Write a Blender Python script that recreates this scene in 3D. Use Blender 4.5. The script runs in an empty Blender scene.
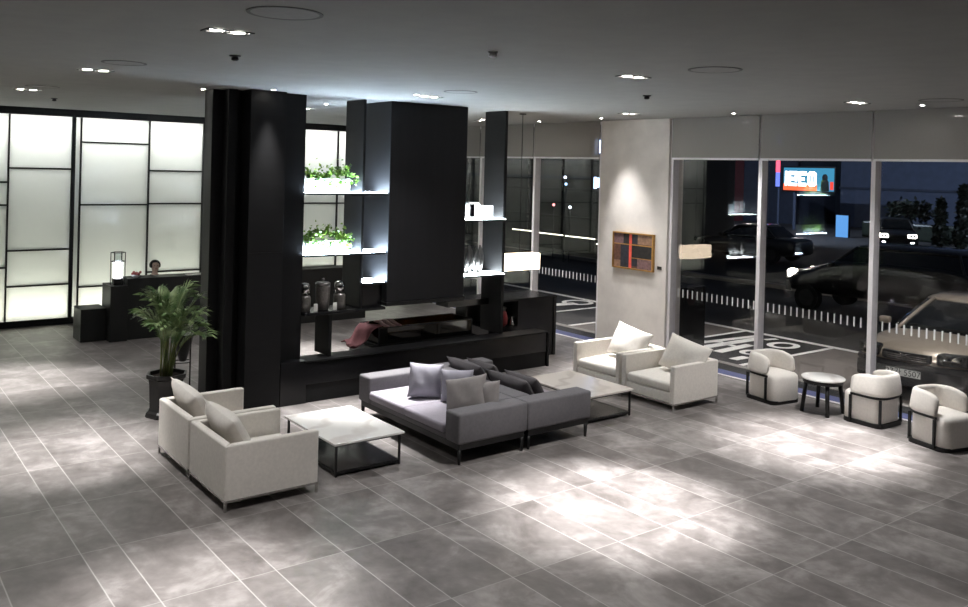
import bpy, bmesh, math, random
from mathutils import Vector, Matrix
PI = math.pi
rnd = random.Random(7)
SC = bpy.context.scene
COL = SC.collection

# ------------------------------------------------------------------ materials
def lin(c):
    return tuple(((x / 255.0) / 12.92 if x / 255.0 <= .04045 else ((x / 255.0 + .055) / 1.055) ** 2.4) for x in c) + (1.0,)

def new_mat(name):
    m = bpy.data.materials.new(name); m.use_nodes = True
    n = m.node_tree
    return m, n, n.nodes['Principled BSDF']

def mat(name, rgb, rough=.5, metal=0.0, spec=.5, var=.06, scale=14.0, bump=0.0, bscale=120.0, coat=0.0, stretch=None):
    """procedural principled: noise tinted base colour, optional fine bump"""
    m, t, b = new_mat(name)
    N, L = t.nodes, t.links
    tc = N.new('ShaderNodeTexCoord'); mp = N.new('ShaderNodeMapping')
    if stretch: mp.inputs['Scale'].default_value = stretch
    L.new(tc.outputs['Object'], mp.inputs['Vector'])
    nz = N.new('ShaderNodeTexNoise'); nz.inputs['Scale'].default_value = scale; nz.inputs['Detail'].default_value = 4
    L.new(mp.outputs[0], nz.inputs['Vector'])
    rp = N.new('ShaderNodeValToRGB')
    c = lin(rgb)
    rp.color_ramp.elements[0].position = .3; rp.color_ramp.elements[1].position = .7
    rp.color_ramp.elements[0].color = tuple(max(0, x * (1 - var)) for x in c[:3]) + (1,)
    rp.color_ramp.elements[1].color = tuple(min(1, x * (1 + var)) for x in c[:3]) + (1,)
    L.new(nz.outputs['Fac'], rp.inputs[0]); L.new(rp.outputs[0], b.inputs['Base Color'])
    b.inputs['Roughness'].default_value = rough; b.inputs['Metallic'].default_value = metal
    b.inputs['Specular IOR Level'].default_value = spec
    if coat: b.inputs['Coat Weight'].default_value = coat; b.inputs['Coat Roughness'].default_value = .05
    if bump:
        n2 = N.new('ShaderNodeTexNoise'); n2.inputs['Scale'].default_value = bscale; n2.inputs['Detail'].default_value = 3
        L.new(mp.outputs[0], n2.inputs['Vector'])
        bp = N.new('ShaderNodeBump'); bp.inputs['Strength'].default_value = bump; bp.inputs['Distance'].default_value = .004
        L.new(n2.outputs['Fac'], bp.inputs['Height']); L.new(bp.outputs[0], b.inputs['Normal'])
    return m

def emit(name, rgb, strength):
    m = bpy.data.materials.new(name); m.use_nodes = True
    t = m.node_tree; t.nodes.clear()
    e = t.nodes.new('ShaderNodeEmission'); o = t.nodes.new('ShaderNodeOutputMaterial')
    e.inputs[0].default_value = lin(rgb); e.inputs[1].default_value = strength
    t.links.new(e.outputs[0], o.inputs[0])
    return m

def glass_mat(name, tint=(255, 255, 255), base=.04, rough=0.0):
    m = bpy.data.materials.new(name); m.use_nodes = True
    t = m.node_tree; t.nodes.clear(); N, L = t.nodes, t.links
    lw = N.new('ShaderNodeLayerWeight'); lw.inputs['Blend'].default_value = .5
    p = N.new('ShaderNodeMath'); p.operation = 'POWER'; p.inputs[1].default_value = 4.0
    mu = N.new('ShaderNodeMath'); mu.operation = 'MULTIPLY_ADD'; mu.inputs[1].default_value = .36; mu.inputs[2].default_value = base
    L.new(lw.outputs['Facing'], p.inputs[0]); L.new(p.outputs[0], mu.inputs[0])
    tr = N.new('ShaderNodeBsdfTransparent'); tr.inputs[0].default_value = lin(tint)
    gl = N.new('ShaderNodeBsdfGlossy'); gl.inputs['Roughness'].default_value = rough
    mx = N.new('ShaderNodeMixShader'); o = N.new('ShaderNodeOutputMaterial')
    L.new(mu.outputs[0], mx.inputs[0]); L.new(tr.outputs[0], mx.inputs[1]); L.new(gl.outputs[0], mx.inputs[2]); L.new(mx.outputs[0], o.inputs[0])
    return m

def frosted_mat(name, rgb, trans=.8):
    m = bpy.data.materials.new(name); m.use_nodes = True
    t = m.node_tree; t.nodes.clear(); N, L = t.nodes, t.links
    nz = N.new('ShaderNodeTexNoise'); nz.inputs['Scale'].default_value = 1.2
    rp = N.new('ShaderNodeValToRGB'); c = lin(rgb)
    rp.color_ramp.elements[0].color = tuple(x * .97 for x in c[:3]) + (1,); rp.color_ramp.elements[1].color = c
    L.new(nz.outputs['Fac'], rp.inputs[0])
    a = N.new('ShaderNodeBsdfTranslucent'); d = N.new('ShaderNodeBsdfDiffuse'); g = N.new('ShaderNodeBsdfGlossy')
    g.inputs['Roughness'].default_value = .12
    L.new(rp.outputs[0], a.inputs[0]); L.new(rp.outputs[0], d.inputs[0])
    m1 = N.new('ShaderNodeMixShader'); m1.inputs[0].default_value = trans
    L.new(d.outputs[0], m1.inputs[1]); L.new(a.outputs[0], m1.inputs[2])
    m2 = N.new('ShaderNodeMixShader'); m2.inputs[0].default_value = .05
    L.new(m1.outputs[0], m2.inputs[1]); L.new(g.outputs[0], m2.inputs[2])
    o = N.new('ShaderNodeOutputMaterial'); L.new(m2.outputs[0], o.inputs[0])
    return m

def blind_mat():
    m = bpy.data.materials.new('blind_fabric'); m.use_nodes = True
    t = m.node_tree; N, L = t.nodes, t.links
    b = N['Principled BSDF']; o = N['Material Output']
    nz = N.new('ShaderNodeTexNoise'); nz.inputs['Scale'].default_value = 60
    rp = N.new('ShaderNodeValToRGB')
    rp.color_ramp.elements[0].color = lin((138, 135, 132)); rp.color_ramp.elements[1].color = lin((148, 144, 141))
    L.new(nz.outputs['Fac'], rp.inputs[0]); L.new(rp.outputs[0], b.inputs['Base Color']); b.inputs['Roughness'].default_value = .9
    tr = N.new('ShaderNodeBsdfTransparent'); mx = N.new('ShaderNodeMixShader'); mx.inputs[0].default_value = .10
    L.new(b.outputs[0], mx.inputs[1]); L.new(tr.outputs[0], mx.inputs[2]); L.new(mx.outputs[0], o.inputs[0])
    return m

def floor_mat():
    m, t, b = new_mat('floor_tiles')
    N, L = t.nodes, t.links
    geo = N.new('ShaderNodeNewGeometry'); sx = N.new('ShaderNodeSeparateXYZ'); L.new(geo.outputs['Position'], sx.inputs[0])
    def M(op, a, bb=None, c=None):
        n = N.new('ShaderNodeMath'); n.operation = op
        for i, v in enumerate((a, bb, c)):
            if v is None: continue
            if isinstance(v, (int, float)): n.inputs[i].default_value = v
            else: L.new(v, n.inputs[i])
        return n.outputs[0]
    def line(co, period, off, w):
        u = M('FLOORED_MODULO', M('SUBTRACT', co, off - period / 2), period)
        dist = M('ABSOLUTE', M('SUBTRACT', u, period / 2))
        return M('SUBTRACT', 1.0, M('SMOOTH_MIN', M('DIVIDE', dist, w), 1.0, .3))
    X, Y = sx.outputs[0], sx.outputs[1]
    l1 = line(Y, .93, 2.117, .008); l2 = line(Y, .93, 1.807, .008); l3 = line(X, 1.2, -7.90, .008)
    la = M('MAXIMUM', l1, l2); ln = M('MAXIMUM', la, M('MULTIPLY', l3, .6))
    ln = M('MULTIPLY', M('MINIMUM', M('MAXIMUM', ln, 0.0), 1.0), .8)
    # per tile tone
    ty = M('FLOOR', M('DIVIDE', M('SUBTRACT', Y, 2.117), .93)); ty2 = M('GREATER_THAN', M('FLOORED_MODULO', M('SUBTRACT', Y, 2.117), .93), .62)
    tx = M('FLOOR', M('DIVIDE', M('ADD', X, 7.90), 1.2))
    wn = N.new('ShaderNodeTexWhiteNoise'); wn.noise_dimensions = '3D'
    cx = N.new('ShaderNodeCombineXYZ'); L.new(tx, cx.inputs[0]); L.new(ty, cx.inputs[1]); L.new(ty2, cx.inputs[2]); L.new(cx.outputs[0], wn.inputs['Vector'])
    off = N.new('ShaderNodeVectorMath'); off.operation = 'SCALE'; L.new(wn.outputs['Color'], off.inputs[0]); off.inputs['Scale'].default_value = 4.0
    ad = N.new('ShaderNodeVectorMath'); ad.operation = 'ADD'; L.new(geo.outputs['Position'], ad.inputs[0]); L.new(off.outputs[0], ad.inputs[1])
    n1 = N.new('ShaderNodeTexNoise'); n1.inputs['Scale'].default_value = 1.7; n1.inputs['Detail'].default_value = 7; n1.inputs['Roughness'].default_value = .62; n1.inputs['Distortion'].default_value = .6
    L.new(ad.outputs[0], n1.inputs['Vector'])
    n2 = N.new('ShaderNodeTexNoise'); n2.inputs['Scale'].default_value = 9; n2.inputs['Detail'].default_value = 6
    L.new(ad.outputs[0], n2.inputs['Vector'])
    s = M('ADD', M('MULTIPLY', n1.outputs['Fac'], .75), M('MULTIPLY', n2.outputs['Fac'], .2))
    s = M('ADD', s, M('MULTIPLY', M('SUBTRACT', wn.outputs['Value'], .5), .06))
    rp = N.new('ShaderNodeValToRGB'); e = rp.color_ramp.elements
    e[0].position = .30; e[0].color = lin((84, 79, 77)); e[1].position = .66; e[1].color = lin((156, 151, 149))
    k = rp.color_ramp.elements.new(.48); k.color = lin((115, 110, 108))
    L.new(s, rp.inputs[0])
    mx = N.new('ShaderNodeMix'); mx.data_type = 'RGBA'; L.new(ln, mx.inputs['Factor']); L.new(rp.outputs[0], mx.inputs['A']); mx.inputs['B'].default_value = lin((178, 175, 172))
    L.new(mx.outputs['Result'], b.inputs['Base Color'])
    rr = M('ADD', .30, M('MULTIPLY', n1.outputs['Fac'], .22)); L.new(rr, b.inputs['Roughness'])
    b.inputs['Specular IOR Level'].default_value = .45
    bp = N.new('ShaderNodeBump'); bp.inputs['Strength'].default_value = .12; bp.inputs['Distance'].default_value = .003
    L.new(M('SUBTRACT', M('MULTIPLY', n2.outputs['Fac'], .4), ln), bp.inputs['Height']); L.new(bp.outputs[0], b.inputs['Normal'])
    return m

def marble_mat(name, base, vein):
    m, t, b = new_mat(name); N, L = t.nodes, t.links
    tc = N.new('ShaderNodeTexCoord'); wv = N.new('ShaderNodeTexWave'); wv.inputs['Scale'].default_value = .9; wv.inputs['Distortion'].default_value = 9; wv.inputs['Detail'].default_value = 4
    wv.bands_direction = 'DIAGONAL'
    L.new(tc.outputs['Object'], wv.inputs['Vector'])
    rp = N.new('ShaderNodeValToRGB'); rp.color_ramp.elements[0].color = lin(vein); rp.color_ramp.elements[1].color = lin(base); rp.color_ramp.elements[1].position = .22
    L.new(wv.outputs['Fac'], rp.inputs[0]); L.new(rp.outputs[0], b.inputs['Base Color'])
    b.inputs['Roughness'].default_value = .16
    return m

def wall_mat(name, a, bcol, scale=1.6, rough=.8):
    m, t, b = new_mat(name); N, L = t.nodes, t.links
    geo = N.new('ShaderNodeNewGeometry')
    n1 = N.new('ShaderNodeTexNoise'); n1.inputs['Scale'].default_value = scale; n1.inputs['Detail'].default_value = 6; n1.inputs['Roughness'].default_value = .6
    L.new(geo.outputs['Position'], n1.inputs['Vector'])
    rp = N.new('ShaderNodeValToRGB'); rp.color_ramp.elements[0].position = .35; rp.color_ramp.elements[1].position = .65
    rp.color_ramp.elements[0].color = lin(a); rp.color_ramp.elements[1].color = lin(bcol)
    L.new(n1.outputs['Fac'], rp.inputs[0]); L.new(rp.outputs[0], b.inputs['Base Color']); b.inputs['Roughness'].default_value = rough
    bp = N.new('ShaderNodeBump'); bp.inputs['Strength'].default_value = .08; bp.inputs['Distance'].default_value = .004
    L.new(n1.outputs['Fac'], bp.inputs['Height']); L.new(bp.outputs[0], b.inputs['Normal'])
    return m

def leaf_mat(name, a, bcol):
    m, t, b = new_mat(name); N, L = t.nodes, t.links
    tc = N.new('ShaderNodeTexCoord'); n1 = N.new('ShaderNodeTexNoise'); n1.inputs['Scale'].default_value = 9
    L.new(tc.outputs['Object'], n1.inputs['Vector'])
    rp = N.new('ShaderNodeValToRGB'); rp.color_ramp.elements[0].position = .35; rp.color_ramp.elements[1].position = .65
    rp.color_ramp.elements[0].color = lin(a); rp.color_ramp.elements[1].color = lin(bcol)
    L.new(n1.outputs['Fac'], rp.inputs[0]); L.new(rp.outputs[0], b.inputs['Base Color'])
    b.inputs['Roughness'].default_value = .4
    return m

FLOOR = floor_mat()
CEIL = wall_mat('ceiling_paint', (133, 132, 130), (138, 137, 134), 3, .9)
PLASTER = wall_mat('pier_plaster', (196, 191, 187), (214, 209, 204), 1.8, .85)
DARKWALL = wall_mat('far_wall_paint', (70, 70, 70), (78, 77, 76), 2, .9)
BLACK = mat('black_laminate', (22, 22, 23), .5, spec=.18, var=.12, scale=3, stretch=(1, 1, 6))
BLACKG = mat('gloss_black_panel', (16, 16, 18), .25, spec=.4, var=.1, scale=3)
BLACKM = mat('black_steel', (16, 16, 17), .42, metal=.2, var=.1)
HOODM = mat('charcoal_hood', (25, 25, 27), .55, spec=.25, var=.1, scale=2, stretch=(1, 6, .3))
DESKM = mat('charcoal_desk', (26, 27, 26), .5, spec=.35, var=.12, scale=3)
CHROME = mat('chrome', (205, 203, 200), .12, metal=1.0, var=.03)
ALU = mat('anodised_aluminium', (222, 219, 222), .5, metal=.1, var=.03)
BEIGE = mat('cream_upholstery', (226, 221, 214), .85, spec=.2, var=.05, scale=30, bump=.25, bscale=260)
BEIGE_P = mat('cream_pillow_fabric', (224, 219, 213), .9, spec=.15, var=.05, scale=24, bump=.3, bscale=220)
TUBF = mat('ivory_upholstery', (234, 229, 223), .85, spec=.2, var=.04, scale=30, bump=.25, bscale=260)
GREY = mat('grey_upholstery', (104, 102, 105), .9, spec=.2, var=.07, scale=30, bump=.3, bscale=240)
GREYL = mat('lilac_grey_cushion', (150, 145, 154), .9, spec=.2, var=.05, scale=26, bump=.3, bscale=240)
GREYD = mat('charcoal_cushion', (84, 81, 83), .9, spec=.2, var=.07, scale=26, bump=.3, bscale=240)
GREYP = mat('pale_grey_pillow', (150, 148, 158), .9, spec=.15, var=.08, scale=12, bump=.3, bscale=200)
TAUPEP = mat('taupe_pillow', (134, 129, 128), .9, spec=.15, var=.06, scale=16, bump=.3, bscale=200)
MARBLE = marble_mat('pale_marble', (240, 238, 235), (222, 217, 213))
MARBLE2 = marble_mat('warm_marble', (216, 209, 202), (198, 190, 182))
SOIL = mat('soil', (44, 36, 30), .95, var=.3, scale=40)
POTM = mat('dark_glazed_pot', (36, 35, 34), .35, var=.15)
PALM = leaf_mat('palm_leaf', (56, 90, 40), (142, 162, 112))
STEMG = leaf_mat('palm_stem', (84, 104, 50), (120, 124, 70))
IVY = leaf_mat('ivy_leaf', (60, 104, 30), (140, 176, 70))
WHITEB = mat('white_lacquer', (222, 224, 226), .4, var=.02)
SILVER = mat('silver_leaf', (120, 118, 117), .3, metal=.9, var=.15, scale=20, bump=.5, bscale=40)
JARM = mat('pewter_glass', (104, 100, 96), .3, metal=.4, var=.3, scale=40, bump=.5, bscale=60)
PINK = mat('dusty_pink_cloth', (176, 118, 124), .85, var=.12, scale=12)
PINKL = mat('pale_rose_cloth', (196, 160, 158), .85, var=.1, scale=12)
CARD = mat('white_card', (220, 218, 212), .7, var=.02)
GOLD = mat('antique_gold_frame', (172, 132, 74), .35, metal=.6, var=.15, scale=20)
ART = [mat('art_brown', (92, 62, 50), .6, var=.35, scale=18), mat('art_navy', (34, 36, 46), .6, var=.5, scale=18), mat('art_mauve', (112, 86, 88), .6, var=.3, scale=22),
       mat('art_tan', (134, 104, 84), .6, var=.25, scale=22), mat('art_red', (206, 78, 62), .55, var=.15, scale=20), mat('art_black', (28, 26, 27), .6, var=.5, scale=20)]
RED = mat('deep_red_glaze', (110, 30, 32), .3, var=.2)
WOODR = mat('reddish_wood', (104, 62, 52), .5, var=.2)
PAPER = mat('paper', (226, 224, 218), .8, var=.02)
SKIN = mat('skin', (214, 186, 168), .6, var=.04)
HAIR = mat('black_hair', (18, 16, 16), .45, var=.2)
CLOTHB = mat('black_cloth', (26, 26, 28), .85, var=.2)
FROST = frosted_mat('frosted_glass', (230, 232, 229))
GLASS = glass_mat('window_glass')
AMBER = glass_mat('amber_glass', (112, 88, 52), .05)
SMOKE = glass_mat('smoked_glass', (70, 74, 76), .06)
CLEAR = glass_mat('clear_glass', (235, 240, 240), .05)
BLIND = blind_mat()
STICK = mat('white_glass_sticker', (200, 202, 204), .6, var=.02)
BACKBOX = mat('lightbox_white', (232, 234, 234), .8, var=.01)
LED = emit('led_strip', (255, 254, 252), 6.6)
LEDC = emit('cool_shelf_light', (212, 234, 255), 52.0)
LEDW = emit('neutral_shelf_light', (234, 246, 252), 34.0)
LAMP = emit('downlight_lamp', (255, 250, 240), 60)
SHADE = emit('glowing_shade', (255, 232, 204), 6.0)
LANT = emit('lantern_glow', (246, 248, 255), 2.6)
ASPH = mat('asphalt', (40, 39, 40), .8, var=.2, scale=6, bump=.4, bscale=90)
BAY = mat('black_bay_asphalt', (20, 20, 21), .75, var=.2, scale=6, bump=.4, bscale=90)
APRON = mat('paving', (98, 91, 86), .7, var=.12, scale=4)
PAINT = mat('road_paint', (226, 224, 220), .7, var=.05, scale=12)
BLUE = mat('blue_strip', (80, 86, 128), .6, var=.1)
KERB = mat('kerb_granite', (130, 126, 122), .7, var=.12, scale=20)
CARB = mat('beige_car_paint', (150, 139, 126), .28, metal=.35, var=.02, coat=.6)
CARD_BLK = mat('black_car_paint', (8, 8, 9), .3, var=.05, coat=.8)
CARD_GRY = mat('dark_grey_car_paint', (22, 23, 27), .35, var=.05, coat=.8)
CARGLASS = mat('car_glass', (16, 18, 18), .06, spec=.8, var=.05)
TYRE = mat('tyre_rubber', (18, 18, 18), .85, var=.15)
HEADL = glass_mat('headlamp_lens', (210, 212, 212), .12)
BUMPB = mat('black_trim', (24, 24, 25), .5, var=.1)
FACADE = mat('blue_grey_facade', (58, 66, 84), .8, var=.12, scale=2)
FACADE2 = mat('slate_facade', (40, 46, 60), .8, var=.15, scale=2)
FACADER = mat('maroon_facade', (84, 34, 36), .8, var=.12, scale=2)
FACADED = mat('dark_green_grey_facade', (40, 42, 42), .5, var=.12, scale=2)
TREE = leaf_mat('night_tree', (16, 24, 18), (30, 40, 28))
BARK = mat('bark', (40, 34, 28), .9, var=.2)

# ------------------------------------------------------------------ mesh helpers
class MB:
    def __init__(s): s.bm = bmesh.new()
    def _merge(s, b):
        me = bpy.data.meshes.new('t'); b.to_mesh(me); s.bm.from_mesh(me); bpy.data.meshes.remove(me); b.free()
    def box(s, x0, x1, y0, y1, z0, z1, bev=0.0, seg=2, rot=0.0, M=None):
        b = bmesh.new(); bmesh.ops.create_cube(b, size=1.0)
        bmesh.ops.scale(b, vec=(abs(x1 - x0), abs(y1 - y0), abs(z1 - z0)), verts=b.verts)
        if bev: bmesh.ops.bevel(b, geom=b.edges[:], offset=min(bev, .49 * min(abs(x1 - x0), abs(y1 - y0), abs(z1 - z0))), segments=seg, affect='EDGES', profile=.5)
        T = Matrix.Translation(((x0 + x1) / 2, (y0 + y1) / 2, (z0 + z1) / 2)) @ Matrix.Rotation(rot, 4, 'Z')
        bmesh.ops.transform(b, matrix=(M @ T if M else T), verts=b.verts); s._merge(b); return s
    def cyl(s, p0, p1, r0, r1=None, seg=14):
        r1 = r0 if r1 is None else r1
        p0, p1 = Vector(p0), Vector(p1); d = p1 - p0
        b = bmesh.new(); bmesh.ops.create_cone(b, cap_ends=True, segments=seg, radius1=r0, radius2=r1, depth=d.length)
        q = d.to_track_quat('Z', 'Y').to_matrix().to_4x4()
        bmesh.ops.transform(b, matrix=Matrix.Translation((p0 + p1) / 2) @ q, verts=b.verts); s._merge(b); return s
    def tube(s, pts, r, seg=8):
        pts = [Vector(p) for p in pts]; rings = []
        for i, p in enumerate(pts):
            d = (pts[min(i + 1, len(pts) - 1)] - pts[max(i - 1, 0)]).normalized()
            up = Vector((0, 0, 1)) if abs(d.z) < .95 else Vector((1, 0, 0))
            a = d.cross(up).normalized(); c = a.cross(d)
            rr = r[i] if isinstance(r, (list, tuple)) else r
            rings.append([s.bm.verts.new(p + (a * math.cos(2 * PI * k / seg) + c * math.sin(2 * PI * k / seg)) * rr) for k in range(seg)])
        for a, b in zip(rings, rings[1:]):
            for k in range(seg): s.bm.faces.new((a[k], a[(k + 1) % seg], b[(k + 1) % seg], b[k]))
        s.bm.faces.new(rings[0][::-1]); s.bm.faces.new(rings[-1]); return s
    def lathe(s, prof, c=(0, 0, 0), seg=28, close=True, sx=1, sy=1, fold=0, nf=8):
        rings = []
        for r, z in prof:
            rings.append([s.bm.verts.new((c[0] + sx * r * (1 + fold * math.cos(nf * 2 * PI * k / seg)) * math.cos(2 * PI * k / seg), c[1] + sy * r * (1 + fold * math.cos(nf * 2 * PI * k / seg)) * math.sin(2 * PI * k / seg), c[2] + z)) for k in range(seg)])
        for a, b in zip(rings, rings[1:]):
            for k in range(seg): s.bm.faces.new((a[k], a[(k + 1) % seg], b[(k + 1) % seg], b[k]))
        if close: s.bm.faces.new(rings[0][::-1]); s.bm.faces.new(rings[-1])
        return s
    def grid(s, rows, close_u=False, caps=False):
        vs = [[s.bm.verts.new(p) for p in row] for row in rows]; n = len(vs[0])
        for a, b in zip(vs, vs[1:]):
            for k in range(n if close_u else n - 1):
                s.bm.faces.new((a[k], a[(k + 1) % n], b[(k + 1) % n], b[k]))
        if caps: s.bm.faces.new(vs[0][::-1]); s.bm.faces.new(vs[-1])
        return s
    def prism(s, poly, z0, z1, M=None):
        a = [Vector((x, y, z0)) for x, y in poly]; b = [Vector((x, y, z1)) for x, y in poly]
        if M: a = [M @ v for v in a]; b = [M @ v for v in b]
        va = [s.bm.verts.new(v) for v in a]; vb = [s.bm.verts.new(v) for v in b]; n = len(va)
        s.bm.faces.new(va[::-1]); s.bm.faces.new(vb)
        for k in range(n): s.bm.faces.new((va[k], va[(k + 1) % n], vb[(k + 1) % n], vb[k]))
        return s
    def poly(s, pts): s.bm.faces.new([s.bm.verts.new(p) for p in pts]); return s
    def xf(s, M): bmesh.ops.transform(s.bm, matrix=M, verts=s.bm.verts); return s
    def build(s, name, m, parent=None, smooth=False, world=True):
        bmesh.ops.recalc_face_normals(s.bm, faces=s.bm.faces)
        if parent is not None and world:
            o, off = parent, Vector((0, 0, 0))
            while o: off += o.location; o = o.parent
            for v in s.bm.verts: v.co -= off
        me = bpy.data.meshes.new(name); s.bm.to_mesh(me); s.bm.free()
        me.materials.append(m)
        if smooth:
            for p in me.polygons: p.use_smooth = True
        ob = bpy.data.objects.new(name, me); COL.objects.link(ob)
        if parent is not None: ob.parent = parent
        return ob

def sub(ob, lv=1):
    md = ob.modifiers.new('Subdivision', 'SUBSURF'); md.levels = lv; md.render_levels = lv; return ob

def tag(o, label=None, cat=None, group=None, kind=None):
    if label: o['label'] = label
    if cat: o['category'] = cat
    if group: o['group'] = group
    if kind: o['kind'] = kind
    return o
def thing(name, label, cat, loc=(0, 0, 0), group=None, rz=0.0):
    o = bpy.data.objects.new(name, None); COL.objects.link(o); o.empty_display_size = .1
    o.location = loc; o.rotation_euler = (0, 0, rz)
    return tag(o, label, cat, group)
def structure(o): o['kind'] = 'structure'; return o
def copy_tree(o, parent=None):
    c = o.copy(); COL.objects.link(c)
    if parent is not None: c.parent = parent
    for ch in list(o.children): copy_tree(ch, c)
    return c
def dup(root, loc, rz, label, group=None):
    r = copy_tree(root); r.location = loc; r.rotation_euler = (0, 0, rz); r['label'] = label
    if group: r['group'] = group
    return r

def pillow_mb(w, h, t, seed=0, n=14, pinch=.06):
    """soft cushion standing in local XZ, thickness along Y, centre at the origin"""
    r = random.Random(seed); mb = MB()
    ph = [r.uniform(0, 6) for _ in range(4)]
    def pt(u, v, sgn):
        px = u * (1 - pinch * (1 - v * v) ** .7 * abs(u) ** 3 * 1.0); pz = v * (1 - pinch * (1 - u * u) ** .7 * abs(v) ** 3)
        th = ((1 - abs(u) ** 3.2) * (1 - abs(v) ** 3.2)) ** .62
        th *= 1 + .10 * math.sin(3 * u + ph[0]) * math.sin(2.5 * v + ph[1]) + .05 * math.sin(7 * u + 4 * v + ph[2])
        return (px * w / 2, sgn * (th * t / 2 + .004), pz * h / 2)
    for sgn in (1, -1):
        mb.grid([[pt(-1 + 2 * i / n, -1 + 2 * j / n, sgn) for i in range(n + 1)] for j in range(n + 1)])
    bmesh.ops.remove_doubles(mb.bm, verts=mb.bm.verts, dist=.002)
    # close the rim
    ed = [e for e in mb.bm.edges if len(e.link_faces) == 1]
    if ed:
        try: bmesh.ops.bridge_loops(mb.bm, edges=ed)
        except Exception: pass
    return mb

def place_pillow(name, label, w, h, t, m, loc, rz=0, tilt=0, roll=0, group=None, seed=0):
    M = Matrix.Translation(loc) @ Matrix.Rotation(rz, 4, 'Z') @ Matrix.Rotation(tilt, 4, 'X') @ Matrix.Rotation(roll, 4, 'Y')
    mb = pillow_mb(w, h, t, seed)
    ob = mb.build(name, m, smooth=True); ob.matrix_world = M
    return tag(ob, label, 'cushion', group)

# ------------------------------------------------------------------ camera
def make_camera():
    yaw, pit, rol, F, CY, H = -.9202, .0028, .0261, 868.3, 172.0, 3.36
    f = Vector((math.sin(yaw) * math.cos(pit), math.cos(yaw) * math.cos(pit), -math.sin(pit)))
    r = Vector((math.cos(yaw), -math.sin(yaw), 0)); u = r.cross(f)
    c, s = math.cos(rol), math.sin(rol)
    r2 = c * r + s * u; u2 = -s * r + c * u
    cd = bpy.data.cameras.new('camera'); cam = bpy.data.objects.new('camera', cd); COL.objects.link(cam)
    cam.matrix_world = Matrix(((r2.x, u2.x, -f.x, 0), (r2.y, u2.y, -f.y, 0), (r2.z, u2.z, -f.z, H), (0, 0, 0, 1)))
    cd.sensor_width = 36; cd.lens = 36 * F / 968; cd.shift_x = 0; cd.shift_y = -(303.5 - CY) / 968
    cd.clip_start = .1; cd.clip_end = 300
    SC.camera = cam
make_camera()

CZ = 4.36            # ceiling height
WY = 12.12           # window wall
XL = -19.2           # backlit wall
# ------------------------------------------------------------------ setting
structure(MB().box(XL - .7, 4.4, -6.2, WY, -.15, 0).build('floor', FLOOR))
structure(MB().box(XL - .7, 4.4, -6.2, WY + .3, CZ, CZ + .2).build('ceiling', CEIL))
structure(MB().box(4.2, 4.4, -6.2, WY + .3, 0, CZ).build('wall_right', DARKWALL))
structure(MB().box(XL - .7, 4.2, -6.2, -6.0, 0, CZ).build('wall_front', DARKWALL))

# backlit frosted wall on the left, runs along Y
wl = structure(MB().box(XL - .66, XL - .60, -6, WY + .3, 0, CZ).build('wall_left', BACKBOX))
fr = MB(); fr.box(XL - .60, XL + .06, -6, WY, CZ - .15, CZ - .001); fr.box(XL - .60, XL + .06, -6, WY, 0.001, .13)
ys = [(-2.2, [3.0, 1.2]), (-1.0, [3.15, 1.5, .8]), (.2, [2.9, 2.4, .9]), (1.42, [2.87, 2.42, 1.19]), (2.89, [3.15, 1.52, .81]), (4.06, []), (4.2, [3.71, 2.42, .73]), (5.56, [3.15, 2.44, .97]), (6.73, [3.7, 2.44, 1.2]), (7.95, [3.15, 1.9, .9]), (9.0, [2.44, .9]), (10.07, [2.44, 1.6]), (11.1, [3.2, 1.0]), (WY - .03, [])]
pn = 0
for (y0, hz), (y1, _) in zip(ys, ys[1:]):
    w = .07 if abs(y0 - 4.06) < .01 else .028
    fr.box(XL - .06, XL + .05, y0 - w / 2, y0 + w / 2, .13, CZ - .15)
    for z in hz: fr.box(XL - .03, XL + .03, y0, y1, z - .016, z + .016)
frame = fr.build('panel_frame', BLACKM, wl)
tag(frame, 'black steel frame of the glowing frosted wall')
for (y0, hz), (y1, _) in zip(ys, ys[1:]):
    zs = [.13] + sorted(hz) + [CZ - .15]
    for z0, z1 in zip(zs, zs[1:]):
        MB().box(XL - .012, XL, y0 + .005, y1 - .005, z0 + .004, z1 - .004).build('frosted_panel', FROST, wl)
MB().box(XL - .55, XL - .12, -6, WY, CZ - .19, CZ - .16).build('light_strip', LED, wl)
MB().box(XL - .55, XL - .12, -6, WY, .14, .17).build('light_strip', emit('led_strip_low', (255, 253, 238), 4.8), wl)

# window wall: bays between mullions
mull = [-19.15, -17.97, -15.97, -14.08, -12.09, None, -10.31, -8.47, -6.57, -4.58, -2.64, -.7, 1.25, 3.2]
def pier():
    p = MB().box(-12.02, -10.33, 12.0, WY + .28, 0.001, CZ - .001).build('wall_back', PLASTER); structure(p)
pier()
def dashes(x0, x1):
    mb = MB(); x = x0 + .1
    while x < x1 - .08:
        mb.box(x, x + .022, WY + .022, WY + .026, 1.19, 1.33); x += .105
    return mb
wi = 0
for a, b in zip(mull, mull[1:]):
    if a is None or b is None: continue
    wi += 1
    f = MB()
    f.box(a - .034, a + .034, WY - .06, WY + .10, .02, CZ - .02, .004)
    f.box(a + .04, b - .04, WY + .005, WY + .06, .0, .008); f.box(a + .04, b - .04, WY, WY + .06, CZ - .06, CZ - .002)
    if b in (-12.09, 3.2): f.box(b - .034, b + .034, WY - .06, WY + .10, .02, CZ - .02, .004)
    fo = structure(f.build('window_%d' % wi, ALU))
    MB().box(a + .04, b - .04, WY + .03, WY + .042, .03, CZ - .06).build('window_pane', GLASS, fo)
    dashes(a + .04, b - .04).build('sticker_band', STICK, fo)
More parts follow.
